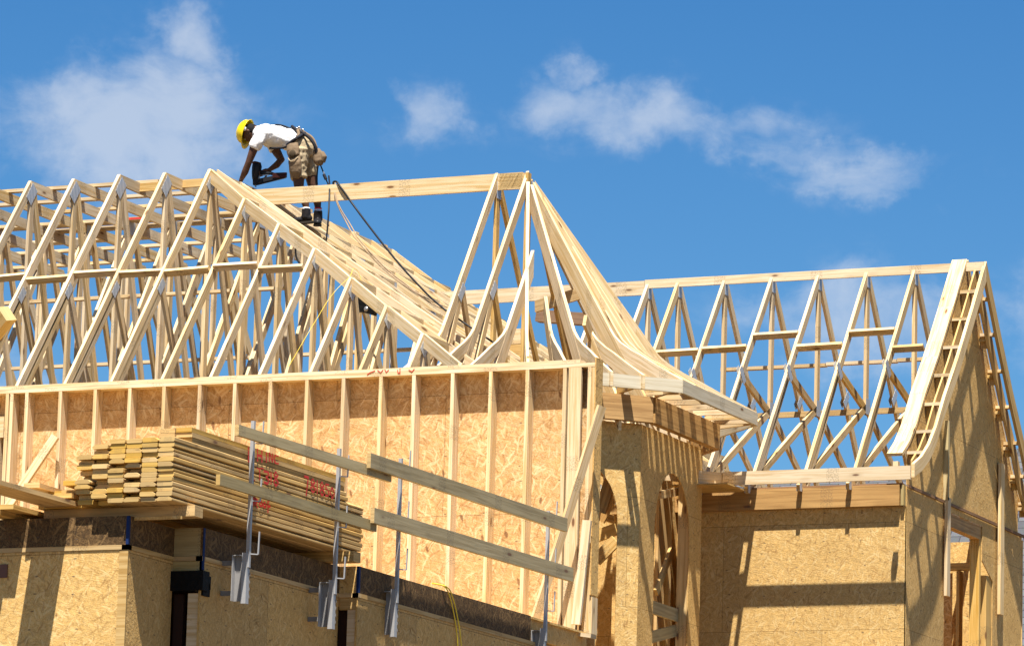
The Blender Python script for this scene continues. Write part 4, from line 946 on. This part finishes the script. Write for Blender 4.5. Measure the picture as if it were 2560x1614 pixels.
# ================================================================== the worker
PYc = 46.85; ZS = .13175
def Q(x, y, dy=0.0): return onY(560+x*ZS, 290+y*ZS, PYc+dy)
def ellring(c, t, ra, rb, n=16):
    t = t.normalized(); lat = Vector((0, 1, 0)); lat = (lat - t*lat.dot(t)).normalized(); o = t.cross(lat).normalized()
    return [c + o*(ra*math.cos(2*math.pi*k/n)) + lat*(rb*math.sin(2*math.pi*k/n)) for k in range(n)]
class Blob:
    def __init__(s): s.bm = bmesh.new()
    def tube(s, pts, ra, rb=None, n=16):
        rb = rb or ra; rings = []
        for i, p in enumerate(pts):
            t = (pts[min(i+1, len(pts)-1)]-pts[max(i-1, 0)])
            rings.append([s.bm.verts.new(q) for q in ellring(p, t, ra[i], rb[i], n)])
        for a, b in zip(rings, rings[1:]):
            for k in range(n): s.bm.faces.new((a[k], a[(k+1) % n], b[(k+1) % n], b[k]))
        s.bm.faces.new(rings[0][::-1]); s.bm.faces.new(rings[-1]); return s
    def ell(s, c, ax, r, seg=20):
        """ellipsoid with axes ax (3 unit vectors) and radii r"""
        M = Matrix.Identity(4)
        for j in range(3):
            for i in range(3): M[i][j] = ax[j][i]*r[j]
            M[j][3] = c[j]
        bmesh.ops.create_uvsphere(s.bm, u_segments=seg, v_segments=seg//2+2, radius=1, matrix=M); return s
    def chain(s, pts, r): 
        s.tube(pts, r, n=8); 
        for p, q in ((pts[0], r[0]), (pts[-1], r[-1])): s.ell(p, (Vector((1, 0, 0)), Vector((0, 1, 0)), Vector((0, 0, 1))), (q, q, q), 8)
        return s
    def build(s, name, mat, parent, voxel=None, smooth=6, disp=None):
        me = bpy.data.meshes.new(name); bmesh.ops.recalc_face_normals(s.bm, faces=s.bm.faces); s.bm.to_mesh(me); s.bm.free()
        o = bpy.data.objects.new(name, me); col.objects.link(o)
        if voxel:
            m_ = o.modifiers.new('r', 'REMESH'); m_.mode = 'VOXEL'; m_.voxel_size = voxel
            if smooth: k = o.modifiers.new('s', 'SMOOTH'); k.iterations = smooth; k.factor = .5
            if disp:
                tx = bpy.data.textures.new(name+'_folds', 'CLOUDS'); tx.noise_scale = disp[1]; tx.noise_depth = 2
                d = o.modifiers.new('d', 'DISPLACE'); d.texture = tx; d.strength = disp[0]; d.mid_level = .5; d.texture_coords = 'LOCAL'
            me2 = bpy.data.meshes.new_from_object(o.evaluated_get(bpy.context.evaluated_depsgraph_get())); o.modifiers.clear(); o.data = me2; bpy.data.meshes.remove(me); me = me2; me.name = name
        me.materials.clear(); me.materials.append(mat)
        for p in me.polygons: p.use_smooth = True
        o.parent = parent
        if parent is not None: o.location = -parent.location
        return o
SKIN = simple('dark_skin', (0.085, 0.042, 0.026), 0.5, 0, .25, 12)
SHIRT = simple('white_cotton', (0.60, 0.59, 0.575), .85, 0, .04, 8)
KHAKI = simple('khaki_cloth', (0.31, 0.24, 0.145), .9, 0, .25, 14)
LEATHER = simple('worn_suede', (0.15, 0.10, 0.055), .85, 0, .35, 18)
HATM = simple('yellow_plastic', (0.70, 0.50, 0.004), .28)
BOOT = simple('black_boot_leather', (0.014, 0.013, 0.014), .42, 0, .3, 30)
SOCK = simple('white_sock', (.72, .70, .68), .9); REDC = simple('red_band', (.55, .02, .03), .7)
WEB = simple('dark_webbing', (.014, .014, .018), .7, 0, .5, 40); METAL = simple('buckle_metal', (.55, .55, .55), .3, .9)
HAIR = simple('black_hair', (.008, .007, .007), .8, 0, 0, 10, .3); EYEW = simple('eye_white', (.22, .20, .18), .3)
org = Q(1560, 2040)
worker = empty('person', org, 'person in white T-shirt, khaki shorts and yellow hard hat, bent over on the roof', 'person')
hu = (Q(0, 0)-Q(400, 90)).normalized(); hl = Vector((0, 1, 0)); hf = hu.cross(hl).normalized()
if hf.z > 0: hf = -hf
hc = Q(478, 318)
B = Blob()
B.ell(hc, (hu, hf, hl), (.112, .098, .078)); B.ell(hc-hu*.062+hf*.038, (hu, hf, hl), (.062, .060, .054)); B.ell(hc-hu*.012+hf*.098, (hu, hf, hl), (.026, .018, .014))
B.ell(hc-hu*.055+hf*.092, (hu, hf, hl), (.014, .012, .022)); B.ell(hc-hu*.10+hf*.068, (hu, hf, hl), (.022, .022, .026))
for s_ in (-1, 1): B.ell(hc-hu*.012-hf*.012+hl*(.078*s_), (hu, hf, hl), (.032, .02, .012), 10)
B.tube([hc-hu*.05-hf*.045, Q(600, 270), Q(720, 330)], [.055, .058, .075])
B.tube([Q(640, 310), Q(850, 375), Q(1060, 395), Q(1250, 450), Q(1400, 520), Q(1500, 600)], [.07, .115, .11, .11, .12, .125], [.12, .17, .155, .14, .15, .155])
B.tube([Q(700, 380, -.13), Q(600, 520, -.19), Q(545, 680, -.20), Q(465, 890, -.20), Q(400, 1060, -.18), Q(330, 1200, -.16), Q(318, 1235, -.16)], [.065, .06, .050, .040, .042, .027, .026])
B.tube([Q(820, 400, .13), Q(930, 560, .19), Q(1010, 700, .20), Q(1085, 830, .17), Q(1000, 930, .10), Q(880, 1010, .04), Q(845, 1035, .03)], [.065, .06, .055, .046, .042, .028, .026])
B.tube([Q(1440, 640, -.09), Q(1430, 900, -.10), Q(1415, 1180, -.11), Q(1425, 1400, -.11), Q(1535, 1590, -.10), Q(1560, 1740, -.10), Q(1560, 1850, -.10)], [.11, .09, .072, .056, .054, .036, .04])
B.tube([Q(1540, 660, .09), Q(1600, 900, .11), Q(1660, 1180, .13), Q(1700, 1400, .14), Q(1765, 1570, .14), Q(1785, 1760, .14), Q(1785, 1880, .14)], [.11, .09, .072, .056, .054, .036, .04])
# hands: palm, four fingers, thumb
def hand(Bl, w_, d, nrm, spread, curl, length=1.0):
    d = d.normalized(); nrm = nrm.normalized(); sd = d.cross(nrm).normalized()
    Bl.ell(w_+d*.045, (d, sd, nrm), (.052, .040, .017), 14)
    for i, (o_, l) in enumerate(((-.030, .068), (-.010, .078), (.010, .073), (.028, .058))):
        b0 = w_+d*.085+sd*o_; a1 = curl*.6; a2 = curl*1.4; l *= length
        p1 = b0+(d*math.cos(a1)+nrm*math.sin(a1)+sd*o_*spread)*l*.45; p2 = p1+(d*math.cos(a2)+nrm*math.sin(a2)+sd*o_*spread)*l*.32; p3 = p2+(d*math.cos(a2*1.3)+nrm*math.sin(a2*1.3))*l*.23
        Bl.chain([b0-d*.02, b0, p1, p2, p3], [.0095, .0095, .009, .0085, .0075])
    t0 = w_+d*.03-sd*.034; Bl.chain([t0, t0+d*.025-sd*.022+nrm*.012, t0+d*.05-sd*.03+nrm*.026, t0+d*.068-sd*.028+nrm*.034], [.013, .0115, .010, .008])
hand(B, Q(318, 1230, -.16), Q(290, 1330, -.14)-Q(318, 1230, -.16), Vector((0.3, .9, -.2)), 2.0, .45)
hand(B, Q(850, 1030, .03), Q(740, 1075, .0)-Q(850, 1030, .03), Vector((0.2, -.9, -.3)), .5, 1.15)
B.build('body', SKIN, worker, .0075, 4)
for s_ in (-1, 1):
    Blob().ell(hc+hu*.012+hf*.088+hl*.03*s_, (hu, hf, hl), (.010, .010, .013), 10).build('eye', EYEW, worker)
Blob().ell(hc-hf*.030+hu*.004-hu*.02, (hu, hf, hl), (.095, .085, .0815)).build('hair', HAIR, worker)
# T-shirt
B = Blob()
B.tube([Q(615, 300), Q(680, 330), Q(850, 372), Q(1050, 395), Q(1230, 440), Q(1370, 510), Q(1430, 560)], [.062, .105, .138, .132, .132, .122, .12], [.09, .165, .20, .185, .175, .17, .165], 24)
B.tube([Q(720, 380, -.12), Q(640, 480, -.19), Q(560, 618, -.205)], [.085, .085, .076], [.085, .08, .07])
B.tube([Q(840, 400, .12), Q(920, 520, .19), Q(985, 640, .20)], [.085, .08, .076])
B.build('t_shirt', SHIRT, worker, .011, 5, (.034, .075))
# shorts
B = Blob()
B.tube([Q(1430, 500), Q(1470, 570), Q(1490, 680), Q(1495, 780)], [.135, .15, .15, .13], [.165, .175, .175, .16], 24)
B.tube([Q(1440, 640, -.085), Q(1420, 850, -.095), Q(1400, 1030, -.10), Q(1425, 1195, -.105)], [.125, .115, .105, .098])
B.tube([Q(1545, 640, .085), Q(1600, 850, .10), Q(1630, 1020, .11), Q(1655, 1150, .125)], [.12, .10, .088, .078])
B.build('shorts', KHAKI, worker, .011, 4, (.034, .06))
# boots and socks
def boot(ank, toe, sole, nm='boot'):
    B = Blob(); f = (toe-ank); f.z *= .5; f.normalize(); lat = f.cross(Vector((0, 0, 1))).normalized(); up = lat.cross(f)
    base = ank-up*.09
    B.tube([ank+up*.03, ank-up*.03, base+f*.01], [.052, .055, .058]); B.ell(base+f*.0+up*.0, (f, lat, up), (.075, .045, .050)); B.ell(base+f*.09-up*.012, (f, lat, up), (.095, .05, .042)); B.ell(base+f*.13-up*.015, (f, lat, up), (.065, .05, .04))
    o = B.build(nm, BOOT, worker, .008, 3)
    b = MB(); q = base-up*.05
    ring_ = [(-.075, -.032), (-.09, 0), (-.075, .032), (.03, .042), (.13, .05), (.185, .03), (.198, 0), (.185, -.03), (.13, -.05), (.03, -.042)]
    lo = [q+f*x+lat*y-up*.012-worker.location for x, y in ring_]; hi = [p+up*.024 for p in lo]
    for k in range(len(ring_)): k2 = (k+1) % len(ring_); b.face([lo[k], lo[k2], hi[k2], hi[k]], [(0, 0)]*4)
    b.face(lo[::-1], [(0, 0)]*len(lo)); b.face(hi, [(0, 0)]*len(hi)); sl__ = b.build('boot_sole', simple('boot_sole', (.03, .025, .02), .7), o); sl__.location = worker.location
boot(Q(1560, 1805, -.10), Q(1340, 1850, -.12), 0); boot(Q(1785, 1840, .14), Q(1770, 1990, -.12), 0)
for a, c_ in ((Q(1562, 1775, -.10), SOCK), (Q(1785, 1800, .14), SOCK)):
    Blob().tube([a+Vector((0, 0, .022)), a-Vector((0, 0, .05))], [.042, .046]).build('sock', c_, worker)
a = Q(1785, 1780, .14); Blob().tube([a+Vector((0, 0, .024)), a+Vector((0, 0, .008))], [.0445, .045]).build('sock_band', REDC, worker)
# hard hat
def hat():
    bm = bmesh.new(); n = 28; rows_ = 9; vs = []
    c = hc+hu*.028
    for r in range(rows_+1):
        ph = (math.pi/2)*r/rows_; R1 = math.cos(ph)**.85; hh = math.sin(ph)
        vs.append([bm.verts.new(c+hu*(.128*hh) + hf*(.148*R1*math.cos(2*math.pi*k/n)) + hl*(.118*R1*math.sin(2*math.pi*k/n))) for k in range(n)])
    for a, b in zip(vs, vs[1:]):
        for k in range(n): bm.faces.new((a[k], a[(k+1) % n], b[(k+1) % n], b[k]))
    br = []
    for k in range(n):
        th = 2*math.pi*k/n; e = .014 + .045*max(0, math.cos(th))**2
        br.append(bm.verts.new(c-hu*.010 + hf*((.148+e)*math.cos(th)) + hl*((.118+e*.8)*math.sin(th))))
    for k in range(n): bm.faces.new((br[k], br[(k+1) % n], vs[0][(k+1) % n], vs[0][k]))
    bmesh.ops.remove_doubles(bm, verts=bm.verts, dist=1e-4)
    me = bpy.data.meshes.new('hard_hat'); bmesh.ops.recalc_face_normals(bm, faces=bm.faces); bm.to_mesh(me); bm.free(); me.materials.append(HATM)
    for p in me.polygons: p.use_smooth = True
    o = bpy.data.objects.new('hard_hat', me); col.objects.link(o); m_ = o.modifiers.new('t', 'SOLIDIFY'); m_.thickness = .004
    o.parent = worker; o.location = -worker.location
    hat_ = o
    for s_ in (-1, 0, 1):
        b = Blob(); pts = []
        for k in range(-5, 6):
            ph = k*.26; pts.append(c+hu*(.128*math.cos(ph)+.002)+hf*(.148*math.sin(ph))*1.0+hl*(.028*s_))
        rd = b.tube(pts, [.005]*11, n=8).build('hat_ridge', HATM, worker); rd.parent = hat_; rd.location = (0, 0, 0)
hat()
Blob().ell(hc-hl*.10-hf*.025+hu*.02, (hu, hf, hl), (.022, .026, .014), 10).build('ear_defender_clip', SOCK, worker)
def strap(name, pts, r, mat, parent=None):
    par = parent or worker
    o = tube(name, pts, r, mat, par, closed_poly=False); o.location = -par.location if par is worker else (0, 0, 0); return o
# harness, belt and pouches
strap('harness_strap', [Q(560, 250, -.12), Q(760, 215, -.14), Q(1000, 170, -.08), Q(1230, 230, -.06), Q(1420, 330, -.05)], .012, WEB)
strap('harness_strap', [Q(870, 610, -.10), Q(1020, 612, -.16), Q(1180, 585, -.185), Q(1290, 510, -.19)], .014, WEB)
strap('belt', [Q(1200, 560, -.15), Q(1300, 480, -.19), Q(1420, 400, -.185), Q(1500, 345, -.10), Q(1540, 330, .05)], .022, WEB)
strap('harness_strap', [Q(1290, 200, -.02), Q(1420, 290, -.10), Q(1520, 340, -.13), Q(1650, 450, -.13), Q(1730, 580, -.12), Q(1760, 700, -.10)], .020, WEB)
strap('harness_strap', [Q(1380, 230, .0), Q(1560, 330, .0), Q(1690, 430, -.02), Q(1760, 600, -.04)], .014, LEATHER)
strap('tool_loop', [Q(1400, 270, -.12), Q(1415, 370, -.17), Q(1370, 450, -.2)], .020, LEATHER)
for x, y in ((1370, 235), (1420, 215), (1490, 260), (1450, 290)):
    Blob().ell(Q(x, y, -.06), (Vector((1, 0, 0)), Vector((0, 1, 0)), Vector((0, 0, 1))), (.022, .015, .013), 8).build('buckle', METAL, worker)
B = Blob(); B.tube([Q(1300, 540, -.20), Q(1310, 650, -.215), Q(1330, 780, -.22)], [.075, .085, .07], [.045, .055, .05])
B.build('tool_pouch', LEATHER, worker, .009, 3, (.012, .05))
B = Blob(); B.tube([Q(1330, 800, -.21), Q(1350, 900, -.225), Q(1360, 1060, -.21), Q(1350, 1180, -.18)], [.080, .085, .078, .05], [.04, .05, .045, .03])
B.build('tool_pouch', LEATHER, worker, .009, 3, (.016, .05))
for x0, y0 in ((1280, 640), ):
    Blob().ell(Q(1300, 720, -.262), (Vector((1, 0, 0)), Vector((0, 1, 0)), Vector((0, 0, 1))), (.045, .02, .05), 10).build('pouch_opening', simple('pouch_inside', (.05, .035, .02), .9), worker)
strap('pouch_rim', [Q(1215, 800, -.25), Q(1270, 855, -.275), Q(1340, 835, -.28), Q(1410, 770, -.25)], .006, KHAKI)
B = Blob(); B.tube([Q(1750, 640, -.06), Q(1790, 720, -.06), Q(1800, 860, -.06), Q(1800, 930, -.06)], [.045, .062, .066, .042], [.045, .055, .06, .045])
B.build('nail_bag', LEATHER, worker, .009, 3, (.012, .05))
B = Blob(); B.tube([Q(1850, 690, -.05), Q(1890, 780, -.05), Q(1870, 880, -.05)], [.030, .042, .03], [.045, .05, .04]); B.build('nail_bag', LEATHER, worker, .009, 3)
# ------------------------------------------------------------------ nail gun
GUN = simple('black_tool_plastic', (.018, .018, .020), .38); GUNR = simple('dark_red_plastic', (.035, .010, .008), .45); GUNG = simple('grey_metal', (.30, .30, .31), .35, .8)
gun = empty('nail_gun', Q(600, 1330, -.03), 'black and dark red nail gun held in the worker\'s hand above the beam', 'nail gun')
def gb(name, mat, f, voxel=None):
    B = Blob(); f(B); B.build(name, mat, gun, voxel)
gb('cylinder', GUN, lambda B: B.tube([Q(620, 905, -.03), Q(625, 960, -.03), Q(612, 1080, -.03), Q(600, 1160, -.03), Q(600, 1200, -.03)], [.052, .060, .056, .045, .040]))
gb('cap', GUNR, lambda B: B.tube([Q(625, 868, -.03), Q(622, 880, -.03), Q(620, 905, -.03)], [.032, .052, .056]))
gb('handle', GUN, lambda B: B.tube([Q(660, 1060, -.02), Q(760, 1090, -.01), Q(880, 1085, -.01), Q(965, 1110, -.01)], [.026, .024, .022, .018]))
def boxQ(name, P0, P1, h, wd, mat):
    b = MB(); b.beam(P0-gun.location, P1-gun.location, wd, h, al='mid'); b.build(name, mat, gun)
boxQ('magazine', Q(610, 1245, -.03), Q(1170, 1130, -.03), .050, .034, GUN)
boxQ('magazine_rail', Q(620, 1305, -.03), Q(1160, 1170, -.03), .014, .022, GUN)
boxQ('magazine_cover', Q(930, 1130, -.05), Q(1185, 1120, -.05), .060, .03, GUNR)
boxQ('driver_housing', Q(595, 1190, -.03), Q(600, 1310, -.03), .05, .05, GUN)
boxQ('nose', Q(600, 1300, -.03), Q(602, 1350, -.03), .014, .014, GUNG)
boxQ('trigger_guard', Q(700, 1125, -.02), Q(850, 1120, -.02), .012, .012, GUNG)
boxQ('front_strut', Q(690, 1100, -.03), Q(650, 1200, -.03), .02, .02, GUNG)
# ------------------------------------------------------------------ lanyard, hose, ropes
t = tube('lanyard', [Q(1790, 900, -.04), Q(1770, 1060, -.03), Q(1765, 1250, -.02), Q(1770, 1300, .0)], .010, WEB); tag(t, 'dark lanyard hanging straight down behind the worker\'s shorts', 'strap', 'safety straps')
t = empty('lanyard', Q(1880, 1100), 'lanyard with a metal snap hook slanting away behind the worker', 'strap', 'safety straps')
o = tube('webbing', [Q(1830, 930, -.04), Q(1870, 1030, -.03), Q(1920, 1160, -.02), Q(1965, 1270, 0), Q(1990, 1330, 0)], .008, WEB, t); o.location = -t.location
o = tube('snap_hook', [Q(1895, 1110, -.03), Q(1935, 1200, -.03)], .020, WEB, t); o.location = -t.location
o = tube('ring', [Q(1890, 1060, -.03), Q(1900, 1100, -.03)], .010, METAL, t); o.location = -t.location
def hs(nm, P, r, mat, lab, cat, grp=None):
    pts = [onY(x, y, Y) for x, y, Y in P]; return tag(tube(nm, pts, r, mat), lab, cat, grp)
bt = RY-T2/2-.012
hs('air_hose', [(838, 470, RY+.06), (833, 457, RY+.02), (840, 454, RY-.01), (850, 466, bt), (880, 508, bt-.01), (930, 575, 46.2), (985, 644, 46.0), (1040, 706, 45.8), (1105, 768, 45.6), (1150, 800, 45.6), (1240, 860, 45.6)], .012, BHOSE, 'black air hose looped over the ridge beam and running down the hip slope', 'hose', 'black air hoses')
hs('air_hose', [(822, 440, 46.7), (824, 470, 46.4), (823, 500, 46.3), (821, 540, 46.2), (816, 600, 46.15)], .010, BHOSE, 'black hose hanging straight down behind the ridge beam beside the boots', 'hose', 'black air hoses')
hs('air_hose', [(742, 606, 46.2), (739, 630, 46.2), (744, 650, 46.2), (760, 668, 46.2), (775, 678, 46.2)], .012, BHOSE, 'short black hose loop hanging between the trusses under the worker', 'hose', 'black air hoses')
for k, (dx, lab) in enumerate(((0, 'left of the two tan safety ropes slanting down from the ridge beam'), (7, 'right of the two tan safety ropes slanting down from the ridge beam'))):
    hs('safety_rope', [(834+dx*.6, 455, RY+.05), (840+dx*.3, 500, 46.35), (868+dx, 560, 46.3), (905+dx, 615, 45.9), (955+dx, 668, 45.9), (1010+dx, 712, 45.8), (1080, 752+dx, 45.7), (1118, 768+dx, 45.6)], .0075, ROPEM, lab, 'rope', 'tan safety ropes')
hs('string', [(722, 915, 43.0), (790, 800, 43.9), (840, 725, 44.5), (874, 692, 44.72), (890, 673, 44.95), (900, 690, 45.0), (903, 700, 45.0)], .0022, YCORD, 'thin yellow string slanting across the trusses', 'string')
# black bag hanging under the hip slope
bag = empty('tool_bag', onY(905, 765, 45.6), 'black bag with metal tools hanging inside the trusses below the hip slope', 'bag')
b = MB(); P = [onY(x, y, 45.6)-bag.location for x, y in ((893, 733), (936, 762), (930, 786), (900, 777), (884, 776))]; n_ = len(P); D = Vector((0, .12, 0))
b.face(P, [(0, 0)]*n_); b.face([p+D for p in P[::-1]], [(0, 0)]*n_)
for k in range(n_): b.face([P[k], P[k]+D, P[(k+1) % n_]+D, P[(k+1) % n_]], [(0, 0)]*4)
b.build('bag_body', BLACKM, bag)
for x, y in ((888, 758), (890, 766), (915, 772)):
    B = Blob(); B.ell(onY(x, y, 45.57), (Vector((1, 0, 0)), Vector((0, 1, 0)), Vector((0, 0, 1))), (.03, .012, .03), 8); B.build('metal_tool', METAL, bag)
# ------------------------------------------------------------------ timbers between the main roof and the wing, seen through the turret frame
GZ = 'timbers behind the turret frame'
beamthing('timber', onY(1340, 766, 47.4), onY(1462, 730, 47.0), T2, D6, PINE2, 'sloping short timber seen through the turret rafters', 'timber', GZ)
beamthing('timber', onY(1200, 848, 48.6), onY(1303, 840, 48.6), T2, D8, PINE, 'level timber low behind the turret rafters', 'timber', GZ)
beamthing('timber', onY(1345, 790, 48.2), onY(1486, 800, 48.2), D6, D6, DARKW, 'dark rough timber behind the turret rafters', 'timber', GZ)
beamthing('timber', onY(1200, 872, 49.0), onY(1320, 866, 49.0), T2, D10, PINE2, 'shaded wide timber below the level one behind the turret', 'timber', GZ)
beamthing('timber', onX(1462, 800, -19.2), onX(1510, 920, -19.3), T2, D6, PINE2, 'steep timber dropping from the dark one behind the turret', 'timber', GZ)
